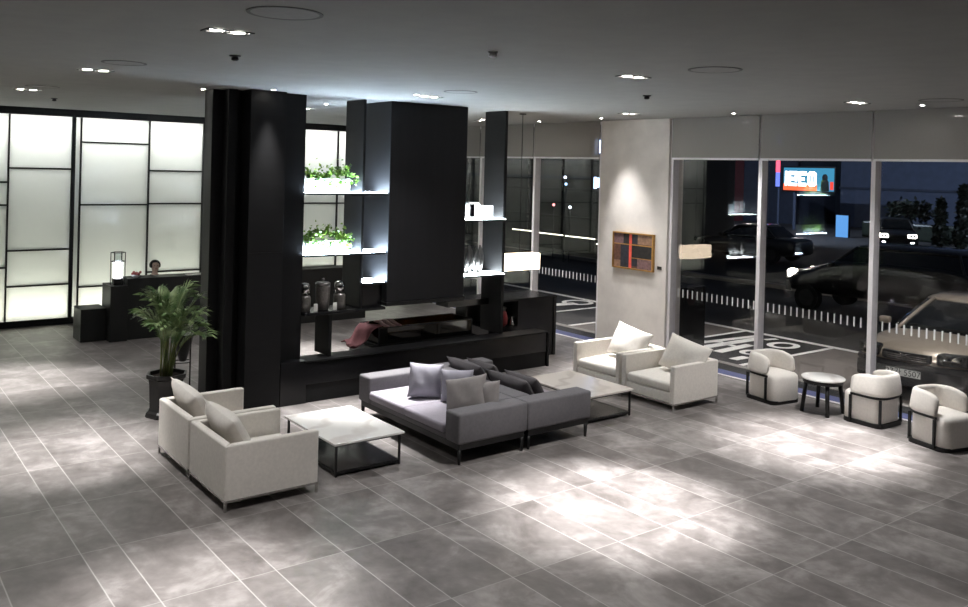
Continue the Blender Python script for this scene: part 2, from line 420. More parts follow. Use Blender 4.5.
# roller blinds
bl = 0
names = {-19.15: 'in the far corner behind the shelves', -17.97: 'behind the hanging black hood', -15.97: 'behind the narrow black shelf fin', -14.08: 'just left of the plaster pier with the painting',
         -10.31: 'just right of the plaster pier with the painting', -8.47: 'above the glowing billboard and round table', -6.57: 'above the parked beige car', -4.58: 'right of the beige car at the frame edge'}
def blind(a, b, lab):
    t = thing('roller_blind', 'grey roller blind half lowered ' + lab, 'blind', ((a + b) / 2, WY - .09, 3.64), 'grey roller blinds over the windows')
    MB().box(a + .016, b - .016, WY - .092, WY - .088, 3.66, CZ - .004).build('blind_fabric', BLIND, t)
    MB().box(a + .016, b - .016, WY - .10, WY - .08, 3.625, 3.66, .006).build('bottom_rail', ALU, t)
for a, b in zip(mull, mull[1:]):
    if a in names and b is not None: blind(a, b, names[a])

# ------------------------------------------------------------------ armchairs (local: faces +Y, centre of footprint)
def make_armchair(label, group):
    W, D, Z0, H = 1.02, .985, .11, .64
    t = thing('armchair', label, 'armchair', (0, 0, 0), group)
    def slab(poly, nm):
        b = MB().prism(poly, Z0, H)
        bmesh.ops.bevel(b.bm, geom=[e for e in b.bm.edges if max(v.co.z for v in e.verts) > H - .001], offset=.018, segments=3, affect='EDGES', profile=.5)
        return b.build(nm, BEIGE, t)
    a_, h_ = .085, .0006
    slab([(-W / 2, -D / 2), (W / 2, -D / 2), (W / 2 - a_, -D / 2 + a_), (-W / 2 + a_, -D / 2 + a_)], 'backrest')
    for sg in (-1, 1):
        slab([(sg * W / 2, -D / 2 + h_), (sg * W / 2, D / 2), (sg * (W / 2 - a_), D / 2), (sg * (W / 2 - a_), -D / 2 + a_ + h_)], 'armrest')
    MB().box(-W / 2 + .091, W / 2 - .091, -D / 2 + .101, D / 2 - .012, Z0, .25, .012, 2).build('seat_base', BEIGE, t, True)
    sc = MB().box(-W / 2 + .095, W / 2 - .095, -D / 2 + .105, D / 2 - .005, .252, .385, .05, 4)
    for v in sc.bm.verts:
        if v.co.z > .33: v.co.z += .03 * math.cos(v.co.x * 2.6) * math.cos((v.co.y) * 2.6)
    sc.build('seat_cushion', BEIGE, t, True)
    fm = MB()
    for y in (-D / 2 + .012, D / 2 - .012): fm.box(-W / 2 + .012, W / 2 - .012, y - .01, y + .01, Z0 - .022, Z0 - .001)
    for x in (-W / 2 + .012, W / 2 - .012): fm.box(x - .01, x + .01, -D / 2 + .012, D / 2 - .012, Z0 - .022, Z0 - .001)
    tag(fm.build('base_rail', CHROME, t), 'thin chrome base rail')
    for sx in (-1, 1):
        for sy in (-1, 1):
            x, y = sx * (W / 2 - .012), sy * (D / 2 - .012)
            MB().box(x - .011, x + .011, y - .011, y + .011, 0, Z0 - .002).build('leg', CHROME, t)
    return t
g1 = 'cream armchairs around the coffee tables'
ac = make_armchair('cream armchair with its back to the camera, nearest seat, beside the near white marble table', g1)
ac.location = (-8.585, 3.615, 0)
dup(ac, (-9.645, 3.615, 0), 0, 'cream armchair backing the potted palm, in front of the wide black column', g1)
dup(ac, (-8.585, 10.11, 0), PI, 'cream armchair nearest the windows with a slouched beige pillow, beside a tub chair', g1)
dup(ac, (-9.645, 10.11, 0), PI, 'cream armchair standing against the plaster pier under the painting', g1)
place_pillow('throw_pillow', 'cream pillow leaning on the back of the armchair nearest the camera', .72, .50, .22, BEIGE_P, (-8.72, 3.40, .605), 0, .52, .12, 'cream armchair pillows', 1)
place_pillow('throw_pillow', 'cream pillow leaning in the armchair next to the potted palm', .72, .50, .22, BEIGE_P, (-9.84, 3.40, .605), 0, .52, .14, 'cream armchair pillows', 2)
place_pillow('throw_pillow', 'bright cream pillow in the armchair under the painting', .78, .54, .22, BEIGE_P, (-9.58, 10.30, .65), PI, .42, -.14, 'cream armchair pillows', 3)
place_pillow('throw_pillow', 'slouched beige pillow in the armchair nearest the windows', .82, .54, .22, BEIGE, (-8.46, 10.30, .64), PI, .45, -.15, 'cream armchair pillows', 4)

# ------------------------------------------------------------------ back to back sofas
def make_sofa(label, D=1.02):
    W = 2.31
    t = thing('sofa', label, 'sofa', (0, 0, 0), 'back to back grey sofas')
    fm = MB(); fm.box(-W / 2 + .03, W / 2 - .03, -D / 2 + .03, D / 2 - .03, .165, .235, .006)
    tag(fm.build('base_frame', BLACKM, t), 'dark base frame')
    MB().box(-W / 2 + .282, W / 2 - .282, D / 2 - .27, D / 2, .237, .585, .03, 3).build('backrest', GREY, t, True)
    for s in (-1, 1):
        x0, x1 = sorted((s * W / 2, s * (W / 2 - .28)))
        MB().box(x0, x1, -D / 2, D / 2, .237, .585, .03, 3).build('armrest', GREY, t, True)
    MB().box(-W / 2 + .292, W / 2 - .292, -D / 2 + .02, D / 2 - .272, .237, .30, .01, 2).build('seat_base', GREY, t, True)
    L = (W - .584) / 2
    for k in range(2):
        x0 = -W / 2 + .293 + k * L
        sc = MB().box(x0 + .002, x0 + L - .002, -D / 2 - .015, D / 2 - .275, .302, .405, .035, 4)
        for v in sc.bm.verts:
            if v.co.z > .36: v.co.z += .018 * math.cos((v.co.x - x0 - L / 2) * 2.4) * math.cos(v.co.y * 2.4)
        sc.build('seat_cushion', GREYL, t, True)
    for sx in (-1, 1):
        for sy in (-1, 1):
            x, y = sx * (W / 2 - .05), sy * (D / 2 - .05)
            MB().cyl((x, y, .0), (x, y, .166), .016, .026, 10).build('leg', BLACKM, t, True)
    return t
so = make_sofa('lilac grey sofa facing the near marble table, pale pillows on it')
so.location = (-9.065, 6.27, 0)
so2 = make_sofa('dark grey sofa behind the first, facing the far coffee table, with charcoal back cushions', 1.05); so2.location = (-9.065, 7.312, 0); so2.rotation_euler = (0, 0, PI)
gp = 'pale pillows on the lilac grey sofa'
place_pillow('throw_pillow', 'pale lilac pillow leaning in front at the far end of the grey sofa', .44, .44, .20, GREYP, (-9.30, 6.22, .625), 1.15, -.28, .10, gp, 11)
place_pillow('throw_pillow', 'pale lilac pillow half hidden behind another at the far end of the sofa', .42, .42, .20, GREYP, (-8.93, 6.46, .60), 1.05, -.22, .02, gp, 12)
place_pillow('throw_pillow', 'taupe pillow leaning against the near arm of the grey sofa', .56, .46, .18, TAUPEP, (-8.52, 6.30, .60), .42, -.45, -.28, gp, 13)
place_pillow('throw_pillow', 'taupe pillow tucked behind the front one at the near sofa arm', .50, .42, .16, TAUPEP, (-8.36, 6.43, .575), .30, -.28, -.2, gp, 14)
gd = 'charcoal back cushions of the rear sofa'
for x, y, w, tl, lab, seed in [(-9.62, 7.17, .80, .62, 'charcoal back cushion against the backrest, far pair of the rear sofa', 21), (-9.46, 7.33, .62, .55, 'charcoal back cushion in front, far pair of the rear sofa', 22),
                               (-8.68, 7.17, .84, .62, 'charcoal back cushion against the backrest, near pair of the rear sofa', 23), (-8.60, 7.33, .66, .55, 'charcoal back cushion in front, near pair of the rear sofa', 24)]:
    place_pillow('back_cushion', lab, w, .42, .18, GREYD, (x, y, .545), 0, tl, 0, gd, seed)

# ------------------------------------------------------------------ coffee tables
def make_table(label, x0, x1, y0, y1, H, top):
    t = thing('coffee_table', label, 'table', ((x0 + x1) / 2, (y0 + y1) / 2, 0), 'low marble coffee tables')
    MB().box(x0, x1, y0, y1, H - .025, H, .004).build('tabletop', top, t)
    ap = MB(); i = .03
    ap.box(x0 + i, x1 - i, y0 + i, y0 + i + .02, H - .045, H - .0255); ap.box(x0 + i, x1 - i, y1 - i - .02, y1 - i, H - .045, H - .0255)
    ap.box(x0 + i, x0 + i + .02, y0 + i, y1 - i, H - .045, H - .0255); ap.box(x1 - i - .02, x1 - i, y0 + i, y1 - i, H - .045, H - .0255)
    ap.build('apron', BLACKM, t)
    for x in (x0 + i, x1 - i - .022):
        for y in (y0 + i, y1 - i - .022):
            MB().box(x, x + .022, y, y + .022, 0, H - .046).build('leg', BLACKM, t)
    MB().box(x0 + i + .023, x1 - i - .023, y0 + i + .023, y1 - i - .023, .03, .055, .003).build('shelf', BLACKG, t)
    r = MB()
    for y in (y0 + i, y1 - i - .022): r.box(x0 + i + .023, x1 - i - .023, y, y + .022, .028, .052)
    for x in (x0 + i, x1 - i - .022): r.box(x, x + .022, y0 + i + .023, y1 - i - .023, .028, .052)
    r.build('lower_rail', BLACKM, t)
    return t
make_table('white marble coffee table with black frame between the near armchairs and grey sofa', -9.60, -8.32, 4.42, 5.30, .372, MARBLE)
make_table('warm marble coffee table with black frame between the rear sofa and far armchairs', -9.58, -8.28, 8.12, 9.02, .372, MARBLE2)

# ------------------------------------------------------------------ tub chairs (local: faces +X)
def make_tub(label, group):
    t = thing('tub_chair', label, 'chair', (0, 0, 0), group)
    def rr(hx, hy, r, z, n=6, cx=0.0):
        out = []
        for sx, sy, a0 in ((1, 1, 0), (-1, 1, PI / 2), (-1, -1, PI), (1, -1, 1.5 * PI)):
            for k in range(n + 1):
                a = a0 + k * PI / 2 / n
                out.append((cx + sx * (hx - r) + r * math.cos(a), sy * (hy - r) + r * math.sin(a), z))
        return out
    MB().grid([rr(.295, .29, .10, 0), rr(.295, .29, .10, .055)], True, True).build('plinth', BLACKM, t)
    prof = [(.262, .046), (.268, .06), (.268, .36), (.262, .40), (.235, .43), (.15, .438)]
    MB().grid([rr(h + .012, h, .10 * h / .268, z, cx=.022) for h, z in prof], True, True).build('seat', TUBF, t, True)
    # U path of frame and back
    def upath(R, ext, n=22):
        pts = [(ext, -R)]
        hx = .28
        for k in range(n + 1):
            a = -PI / 2 - PI * k / n
            ca, sa = math.cos(a), math.sin(a)
            ex = .62
            pts.append((-.02 + hx * (abs(ca) ** ex) * (-1 if ca < 0 else 1) * (R / .29), R * (abs(sa) ** ex) * (1 if sa > 0 else -1)))
        pts.append((ext, R)); return pts
    band = upath(.292, .16)
    rows = []
    for i, (x, y) in enumerate(band):
        a = Vector(band[max(i - 1, 0)]); b = Vector(band[min(i + 1, len(band) - 1)]); d = (b - a).normalized(); nrm = Vector((d.y, -d.x))
        p = Vector((x, y)); q = p + nrm * .02
        rows.append([(p.x, p.y, .385), (q.x, q.y, .385), (q.x, q.y, .415), (p.x, p.y, .415)])
    MB().grid(rows, True, True).build('frame_band', BLACKM, t)
    for x, y in ((.15, -.302), (.15, .302), (-.262, -.252), (-.262, .252)):
        MB().box(x - .014, x + .014, y - .014, y + .014, .03, .385).build('frame_post', BLACKM, t)
    # thick upholstered back
    raw = upath(.285, .16, 60)
    raw = [raw[0]] + [(raw[0][0] * (1 - q) + raw[1][0] * q, raw[0][1]) for q in (.33, .66)] + raw[1:-1] + [(raw[-2][0] * (1 - q) + raw[-1][0] * q, raw[-1][1]) for q in (.33, .66)] + [raw[-1]]
    cum = [0]
    for a, b in zip(raw, raw[1:]): cum.append(cum[-1] + math.dist(a, b))
    path = []; k = 0; NS = 34
    for q in range(NS + 1):
        d = cum[-1] * q / NS
        while k < len(cum) - 2 and cum[k + 1] < d: k += 1
        f = (d - cum[k]) / max(1e-6, cum[k + 1] - cum[k]); path.append((raw[k][0] + (raw[k + 1][0] - raw[k][0]) * f, raw[k][1] + (raw[k + 1][1] - raw[k][1]) * f))
    rows = []; n = len(path); lo = .42
    for i, (x, y) in enumerate(path):
        a = Vector(path[max(i - 1, 0)]); b = Vector(path[min(i + 1, n - 1)]); d = (b - a).normalized(); nrm = Vector((d.y, -d.x))
        e = min(i, n - 1 - i)
        top = .705 - .04 * max(0, min(1, (x + .05) / .2)); th = .043; cz = 1.0
        if e == 0: th = .02; cz = .72
        elif e == 1: th = .036; cz = .93
        ring = []
        for k in range(14):
            an = 2 * PI * k / 14; cu, su = math.cos(an), math.sin(an)
            ou = th * (abs(cu) ** .55) * (1 if cu > 0 else -1); oz = cz * (abs(su) ** .45) * (1 if su > 0 else -1)
            p = Vector((x, y)) + nrm * (ou + .04 * (oz + 1) / 2)
            ring.append((p.x, p.y, (lo + top) / 2 + oz * (top - lo) / 2))
        rows.append(ring)
    MB().grid(rows, True, True).build('backrest', TUBF, t, True)
    return t
gt = 'ivory tub chairs by the windows'
tb = make_tub('ivory tub chair left of the round side table, turned to face it', gt); tb.location = (-7.76, 11.50, 0); tb.rotation_euler = (0, 0, -.16)
dup(tb, (-6.27, 11.66, 0), PI - .05, 'ivory tub chair right of the round side table, its back turned to the camera', gt)
dup(tb, (-5.23, 11.42, 0), -.26, 'ivory tub chair at the right edge of the photo in front of the beige car', gt)
st = thing('side_table', 'round side table with pale top and four black legs between two tub chairs', 'table', (-6.93, 11.50, 0))
MB().lathe([(.29, .485), (.30, .49), (.30, .505), (.292, .51)], (-6.93, 11.5, 0), 40).build('tabletop', MARBLE, st, True)
MB().lathe([(.26, .43), (.275, .43), (.275, .484), (.26, .484)], (-6.93, 11.5, 0), 40).build('apron', BLACKM, st, True)
for k in range(4):
    a = PI / 4 + k * PI / 2
    MB().cyl((-6.93 + .285 * math.cos(a), 11.5 + .285 * math.sin(a), 0), (-6.93 + .235 * math.cos(a), 11.5 + .235 * math.sin(a), .43), .028, .03, 10).build('leg', BLACKM, st, True)

# ------------------------------------------------------------------ wide black column
co = thing('clad_column', 'wide black column clad in stepped vertical panels, floor to ceiling', 'column', (-11.7, 4.8, 0))
MB().box(-12.3, -11.52, 4.42, 5.40, .001, CZ - .001).build('core', BLACKM, co)
def fluted(x0, x1, y0, y1, m=BLACK):
    return MB().box(x0, x1, y0, y1, .002, CZ - .002, .006).build('cladding_panel', m, co)
fluted(-11.92, -11.62, 4.19, 4.41)
fluted(-11.62 + .005, -11.40, 4.33, 4.46)
fluted(-11.515, -11.20, 4.56, 5.075)
fluted(-11.515, -11.40, 5.10, 5.47)
fluted(-12.25, -11.53, 5.405, 5.47)
MB().box(-11.203, -11.198, 4.58, 5.06, 2.145, 2.153).build('panel_seam', BLACKM, co)

# ------------------------------------------------------------------ partition: fins, hood, shelves, bench
def fin(y0, y1, z0, z1, label, x0=-11.95, x1=-11.39):
    o = MB().box(x0, x1, y0, y1, z0, z1, .004).build('shelf_fin', BLACK)
    return tag(o, label, 'partition panel', 'black upright fins of the shelf wall')
fin(6.40, 6.44, 1.251, CZ - .002, 'black upright fin between the planter shelves and the hanging hood')
fin(9.12, 9.18, .602, CZ - .002, 'black upright fin right of the hood with the silver sculptures beside it', -11.98, -11.42)
fin(5.86, 5.91, .602, 1.209, 'short black upright between the bench and the jar counter', -11.75, -11.30)
hood = thing('fireplace_hood', 'large black hood hanging from the ceiling over the glass hearth box', 'hood', (-11.72, 7.53, 1.25))
MB().box(-12.15, -11.30, 6.815, 8.25, 1.31, CZ - .002, .006).build('hood_body', HOODM, hood)
MB().box(-12.17, -11.28, 6.80, 8.265, 1.255, 1.309, .004).build('hood_lip', BLACKM, hood)

def lit_shelf(y0, y1, z, label, m, x0=-11.78, x1=-11.33):
    t = thing('lit_shelf', label, 'shelf', ((x0 + x1) / 2, (y0 + y1) / 2, z), 'thin lit shelves of the partition')
    MB().box(x0, x1, y0, y1, z - .035, z - .006).build('shelf_board', BLACKM, t)
    MB().box(x0 + .005, x1 - .004, y0 + .004, y1 - .004, z - .0055, z).build('light_panel', m, t)
    return t
lit_shelf(5.475, 6.395, 2.97, 'upper lit shelf carrying the ivy planter nearer the ceiling', LEDC)
lit_shelf(5.475, 6.395, 2.08, 'lower lit shelf carrying the second ivy planter', LEDC)
lit_shelf(6.445, 6.795, 2.97, 'short lit shelf beside the hood, highest of three', LEDC)
lit_shelf(6.445, 6.795, 2.08, 'short lit shelf beside the hood, middle of three', LEDC)
lit_shelf(6.445, 6.795, 1.63, 'short lit shelf beside the hood, lowest of three', LEDC)
lit_shelf(8.27, 9.115, 2.545, 'lit shelf right of the hood holding a white frame', LEDW)
lit_shelf(8.27, 9.115, 1.63, 'lit shelf right of the hood holding silver sculptures', LEDW)


# planters with ivy
def ivy(cx0, y0, y1, z, seed, trail):
    r = random.Random(seed); mb = MB()
    for k in range(520):
        y = r.uniform(y0 - .01, y1 + .08); x = cx0 + r.gauss(.02, .075); u = abs(r.gauss(0, 1))
        h = z + .05 + .085 * u * r.random() + .04 * math.sin(9 * y + seed)
        if r.random() < .22:
            h = z - r.random() ** 1.5 * trail * (.5 + .5 * math.sin(7 * y + seed) ** 2); x = cx0 + .115 + r.uniform(0, .05)
        s = r.uniform(.035, .062)
        d = Vector((r.uniform(-1, 1), r.uniform(-1, 1), r.uniform(-.7, .5))).normalized()
        n = Vector((r.uniform(-.6, 1), r.uniform(-.8, .4), r.uniform(.1, 1))).normalized(); sd = d.cross(n).normalized()
        p = Vector((x, y, h)); c = d.cross(sd).normalized() * s * .18
        mb.poly([p, p + d * s * .5 + sd * s * .45 + c, p + d * s * 1.1 + sd * s * .12, p + d * s * 1.25, p + d * s * 1.1 - sd * s * .12, p + d * s * .5 - sd * s * .45 + c])
    return mb
def planter(label, y0, y1, z, seed, trail, m, h):
    t = thing('planter_box', label, 'planter', (-11.58, (y0 + y1) / 2, z), 'ivy planters on the lit shelves')
    b = MB(); x0, x1 = -11.74, -11.50
    b.box(x0, x1, y0, y1, z, z + .012); b.box(x0, x0 + .012, y0, y1, z, z + h); b.box(x1 - .012, x1, y0, y1, z, z + h)
    b.box(x0, x1, y0, y0 + .012, z, z + h); b.box(x0, x1, y1 - .012, y1, z, z + h)
    b.build('trough', m, t)
    MB().box(x0 + .012, x1 - .012, y0 + .012, y1 - .012, z + h - .06, z + h - .02).build('soil', SOIL, t)
    ivy(-11.63, y0, y1, z + h, seed, trail).build('ivy_leaves', IVY, t)
    for k in range(0): pass
    return t
planter('white planter box of trailing ivy on the upper lit shelf', 5.50, 6.26, 2.971, 3, .22, WHITEB, .20)
planter('white planter box of bushy ivy on the lower lit shelf', 5.55, 6.24, 2.081, 5, .14, WHITEB, .18)

# counter with jars
jc = tag(MB().box(-11.80, -11.30, 5.475, 6.80, 1.21, 1.25, .003).build('jar_counter', BLACKG), 'dark counter shelf carrying three lidded jars', 'counter')
MB().box(-11.46, -11.42, 6.445, 6.795, 1.252, 1.59).build('back_panel', BLACKG, jc)
tag(MB().box(-12.10, -11.75, 8.26, 9.119, 1.06, 1.16, .003).build('hearth_counter', BLACKG), 'dark counter right of the hood under the sculpture shelf', 'counter')
def jar(label, y, big):
    t = thing('lidded_jar', label, 'jar', (-11.52, y, 1.251), 'jars on the dark counter')
    c = (-11.52, y, 1.251)
    if big:
        MB().lathe([(.075, 0), (.09, .01), (.10, .18), (.105, .34), (.10, .36)], c, 32, fold=.02, nf=16).build('jar_body', JARM, t, True)
        MB().lathe([(.108, .361), (.108, .385), (.09, .40), (.03, .41), (.012, .42), (.022, .44), (.018, .455)], c, 24).build('jar_lid', SILVER, t, True)
    else:
        MB().lathe([(.085, 0), (.09, .01), (.09, .19), (.08, .215), (.03, .235), (.03, .25)], c, 24).build('jar_body', JARM, t, True)
        MB().lathe([(.03, .2505), (.07, .255), (.075, .30), (.075, .37), (.055, .395), (.02, .405)], c, 24).build('jar_lid', CHROME, t, True)
jar('bulbous silver topped jar at the left of the dark counter', 5.57, False)
jar('tall ribbed lidded jar in the middle of the dark counter', 5.86, True)
jar('silver topped jar at the right of the dark counter', 6.13, False)
for y, l in ((5.69, 'small white card between the left and middle jars'), (6.0, 'small white card between the middle and right jars')):
    tag(MB().box(-11.405, -11.395, y - .03, y + .03, 1.251, 1.36).build('place_card', CARD), l, 'card', 'white cards by the jars')

# bench
bn = thing('hearth_bench', 'long low glossy black bench wall running from the column to behind the sofas', 'bench', (-11.35, 7.6, 0))
MB().box(-11.52, -11.20, 5.475, 9.98, .26, .575).build('fascia', BLACKG, bn)
MB().box(-11.54, -11.185, 5.475, 10.0, .576, .60, .003).build('ledge', BLACK, bn)
MB().box(-11.50, -11.22, 5.475, 9.97, .002, .259).build('plinth', BLACK, bn)
MB().box(-11.395, -11.20, 5.085, 5.474, .002, .60).build('end_block', BLACKG, bn)
MB().box(-11.54, -11.18, 9.982, 10.02, .002, .575).build('end_panel', BLACK, bn)
MB().box(-12.25, -11.545, 6.72, 8.75, .002, .599, .003).build('hearth_base', BLACKG, bn)
gb = thing('glass_hearth', 'amber glass fire box with black rims on the bench under the hood', 'fireplace', (-11.85, 7.75, .60))
x0, x1, y0, y1, z0, z1 = -12.15, -11.56, 6.85, 8.64, .601, .885
r = MB()
for z in (z0, z1 - .02):
    for x in (x0, x1 - .02): r.box(x, x + .02, y0, y1, z, z + .02)
    for y in (y0, y1 - .02): r.box(x0 + .02, x1 - .02, y, y + .02, z, z + .02)
for x in (x0, x1 - .02):
    for y in (y0, y1 - .02): r.box(x, x + .02, y, y + .02, z0 + .02, z1 - .02)
r.build('rim', BLACKM, gb)
g = MB(); g.box(x0 + .005, x0 + .012, y0 + .02, y1 - .02, z0 + .02, z1 - .02); g.box(x1 - .012, x1 - .005, y0 + .02, y1 - .02, z0 + .02, z1 - .02)
g.box(x0 + .02, x1 - .02, y0 + .005, y0 + .012, z0 + .02, z1 - .02); g.box(x0 + .02, x1 - .02, y1 - .012, y1 - .005, z0 + .02, z1 - .02)
g.build('amber_panes', AMBER, gb)
MB().box(x0 + .13, x1 - .13, y0 + .25, y1 - .25, z0 + .001, z0 + .13, .004).build('burner_tray', BLACKG, gb)
# cloth and folded throws on the corner of the glass box
def cloth():
    rows = []
    for i in range(15):
        u = i / 14
        row = []
        for j in range(11):
            v = j / 10
            y = 6.46 + u * .44 + .06 * math.sin(7 * v + 2 * u); x = -12.05 + v * .44 + .02 * math.sin(9 * u)
            z = .615 + .275 * (1 / (1 + math.exp(-14 * (u - .45)))) + .035 * math.sin(13 * v + 6 * u) * math.sin(PI * min(1, u + .12)) + .02 * math.sin(23 * v - 9 * u) * (1 - u)
            row.append((x, y, z + .004))
        rows.append(row)
    mb = MB().grid(rows); o = mb.build('draped_cloth', PINK, smooth=True)
    md = o.modifiers.new('Solidify', 'SOLIDIFY'); md.thickness = .012; md.offset = 1
    return tag(o, 'dusty pink cloth draped over the left corner of the amber glass box', 'cloth')
cloth()
for k, (y, l) in enumerate(((6.99, 'pale rose rolled towel on the glass box, nearest the pink cloth'), (7.10, 'pale rose rolled towel in the middle of three on the glass box'), (7.21, 'pale rose rolled towel farthest from the pink cloth'))):
    pts = [(-11.95 + .09 * q, y + .02 * math.sin(q * 1.3), .915 + .012 * math.sin(q)) for q in range(6)]
    tag(MB().tube(pts, [.012, .026, .028, .028, .026, .010], 10).build('rolled_towel', PINKL, smooth=True), l, 'towel', 'rolled towels on the glass box')

MB().box(-12.08, -11.78, 8.66, 8.70, .60, 1.059).build('support_panel', BLACKM, bpy.data.objects['hearth_counter'])
# sculptures and frame on right shelves
def sculpture(y, label, seed):
    t = thing('silver_sculpture', label, 'sculpture', (-11.58, y, 1.631), 'silver sculptures on the lit shelf')
    MB().lathe([(.075, 0), (.078, .012), (.05, .02), (.02, .06)], (-11.58, y, 1.631), 20).build('base', CHROME, t, True)
    r = random.Random(seed)
    for k in range(7):
        a = 2 * PI * k / 7; mb = MB(); pts = []
        for q in range(9):
            u = q / 8; rad = .03 + .05 * math.sin(PI * u * .8 + .35)
            an = a + 1.0 * u
            pts.append((-11.58 + rad * math.cos(an), y + rad * math.sin(an), 1.631 + .03 + .44 * u))
        mb.tube(pts, [.014, .022, .030, .034, .034, .030, .024, .016, .006], 8).build('petal', SILVER, t, True)
sculpture(8.50, 'twisted silver sculpture next to the hood on the lit shelf', 1)
sculpture(8.72, 'twisted silver sculpture further from the hood on the lit shelf', 2)
wf = MB(); y0, y1, z0 = 8.45, 8.70, 2.546
wf.box(-11.62, -11.50, y0, y0 + .03, z0, z0 + .27); wf.box(-11.62, -11.50, y1 - .03, y1, z0, z0 + .27); wf.box(-11.62, -11.50, y0, y1, z0 + .24, z0 + .27); wf.box(-11.62, -11.50, y0, y1, z0, z0 + .02)
tag(wf.build('white_stand', WHITEB), 'small open white frame on the shelf right of the hood', 'ornament')
bk = thing('booklet', 'white booklet standing beside the open white frame', 'book', (-11.56, 8.9, 2.546))
MB().box(-11.60, -11.52, 8.80, 8.98, 2.547, 2.76, .003).build('cover', WHITEB, bk)

# pendant lamp
pd = thing('pendant_lamp', 'glowing rectangular pendant shade on a thin cord right of the black fins', 'lamp', (-11.75, 9.77, CZ))
MB().lathe([(.06, -.02), (.06, -.001)], (-11.75, 9.77, CZ), 20).build('ceiling_rose', BLACKM, pd)
MB().cyl((-11.75, 9.77, 1.90), (-11.75, 9.77, CZ - .02), .006, seg=8).build('cord', BLACKM, pd)
MB().box(-11.85, -11.65, 9.36, 10.17, 1.62, 1.90, .008).build('shade', SHADE, pd)

# back counter cabinet
cb = thing('back_counter', 'black counter cabinet with open niche right of the shelf fins', 'counter', (-12.2, 9.98, 0))
X0, X1, Y0, Y1, ZT = -12.62, -11.82, 9.2, 10.76, 1.09
MB().box(X0, X1, Y0, Y1, ZT - .04, ZT, .004).build('countertop', BLACKG, cb)
MB().box(X0 + .02, X1 - .01, Y1 - .06, Y1 - .005, .002, ZT - .041).build('side_panel', BLACKM, cb)
MB().box(X0 + .02, X1 - .03, 9.86, Y1 - .061, .002, ZT - .041).build('door_panel', BLACKG, cb)
MB().box(X0 + .02, X0 + .05, Y0 + .01, 9.859, .60, ZT - .041).build('niche_back', BLACKM, cb)
MB().box(X0 + .02, X1 - .03, Y0 + .01, 9.859, .002, .60).build('drawer_block', BLACKG, cb)
t = thing('red_vase', 'deep red vase with silver rim in the niche of the black counter', 'vase', (-11.97, 9.60, .601))
MB().lathe([(.05, 0), (.09, .04), (.10, .15), (.07, .25), (.05, .28)], (-11.97, 9.60, .601), 22).build('vase_body', RED, t, True)
MB().lathe([(.055, .281), (.07, .33), (.066, .34)], (-11.97, 9.60, .601), 22).build('vase_rim', SILVER, t, True)
tag(MB().lathe([(.055, 0), (.05, .03), (.035, .09), (.02, .13), (.012, .15), (.012, .165)], (-11.93, 9.79, .601), 20).build('hand_bell', CHROME, smooth=True), 'small chrome bell in the niche of the black counter', 'bell')

# ------------------------------------------------------------------ painting and switch on the pier
pa = thing('painting', 'abstract patchwork painting with one red stripe in a gold frame on the plaster pier', 'painting', (-11.15, 11.95, 1.92))
PX0, PX1, PZ0, PZ1 = -11.61, -10.60, 1.58, 2.26
f = MB()
f.box(PX0, PX1, 11.94, 11.998, PZ0, PZ0 + .025); f.box(PX0, PX1, 11.94, 11.998, PZ1 - .025, PZ1)
f.box(PX0, PX0 + .025, 11.94, 11.998, PZ0 + .025, PZ1 - .025); f.box(PX1 - .025, PX1, 11.94, 11.998, PZ0 + .025, PZ1 - .025)
f.build('frame', GOLD, pa)
cv = MB().box(PX0 + .025, PX1 - .025, 11.965, 11.99, PZ0 + .025, PZ1 - .025).build('canvas', ART[0], pa)
w, h = PX1 - PX0 - .05, PZ1 - PZ0 - .05
cells = [(0, .25, .68, 1, 2), (.25, .40, .70, 1, 5), (.47, .62, .72, 1, 1), (.62, 1, .72, 1, 3), (0, .18, .22, .66, 0), (.18, .40, .0, .66, 1), (.47, .98, .32, .68, 5), (.47, .62, .06, .30, 1), (.62, .98, .0, .30, 2), (.40, .47, .0, 1, 4), (0, .18, 0, .2, 3)]
for a, b, c, d, k in cells:
    MB().box(PX0 + .025 + a * w, PX0 + .025 + b * w, 11.9635, 11.9655, PZ0 + .025 + c * h, PZ0 + .025 + d * h).build('colour_patch', ART[k], cv)
g = MB(); g.box(PX0 + .025, PX1 - .03, 11.962, 11.9632, PZ0 + .025 + .67 * h, PZ0 + .025 + .70 * h); g.box(PX0 + .025 + .46 * w, PX1 - .03, 11.962, 11.9632, PZ0 + .025 + .29 * h, PZ0 + .025 + .31 * h)
g.build('gold_line', GOLD, cv)
sw = thing('wall_label', 'small dark caption plate on the pier beside the painting', 'plate', (-10.49, 11.99, 1.66))
MB().box(-10.53, -10.43, 11.988, 11.998, 1.64, 1.70, .002).build('plate', BLACKM, sw)

# ------------------------------------------------------------------ reception
tag(MB().box(-17.62, -17.05, 3.80, 4.245, .001, .60, .005).build('low_plinth', DESKM), 'low dark block at the left end of the reception desk', 'block')
tag(MB().box(-17.42, -16.82, 4.25, 4.56, .001, 1.03, .005).build('tall_plinth', DESKM), 'taller dark block carrying the lantern beside the reception desk', 'block')
dk = thing('reception_desk', 'long dark reception desk running behind the palm and column', 'desk', (-17.2, 7.1, 0))
MB().box(-17.0, -16.9, 4.575, 9.65, .001, 1.12).build('front_panel', DESKM, dk)
MB().box(-17.32, -16.88, 4.565, 9.66, 1.121, 1.145, .003).build('desk_top', DESKM, dk)
MB().box(-17.6, -17.01, 4.58, 4.62, .001, 1.12).build('end_panel', DESKM, dk)
MB().box(-17.9, -17.01, 4.63, 9.6, .72, .75).build('work_surface', BLACK, dk)
ln = thing('lantern', 'glowing lantern with dark metal cage on the taller dark block', 'lamp', (-17.02, 4.42, 1.031))
c = Vector((-17.02, 4.42, 0)); R = .125
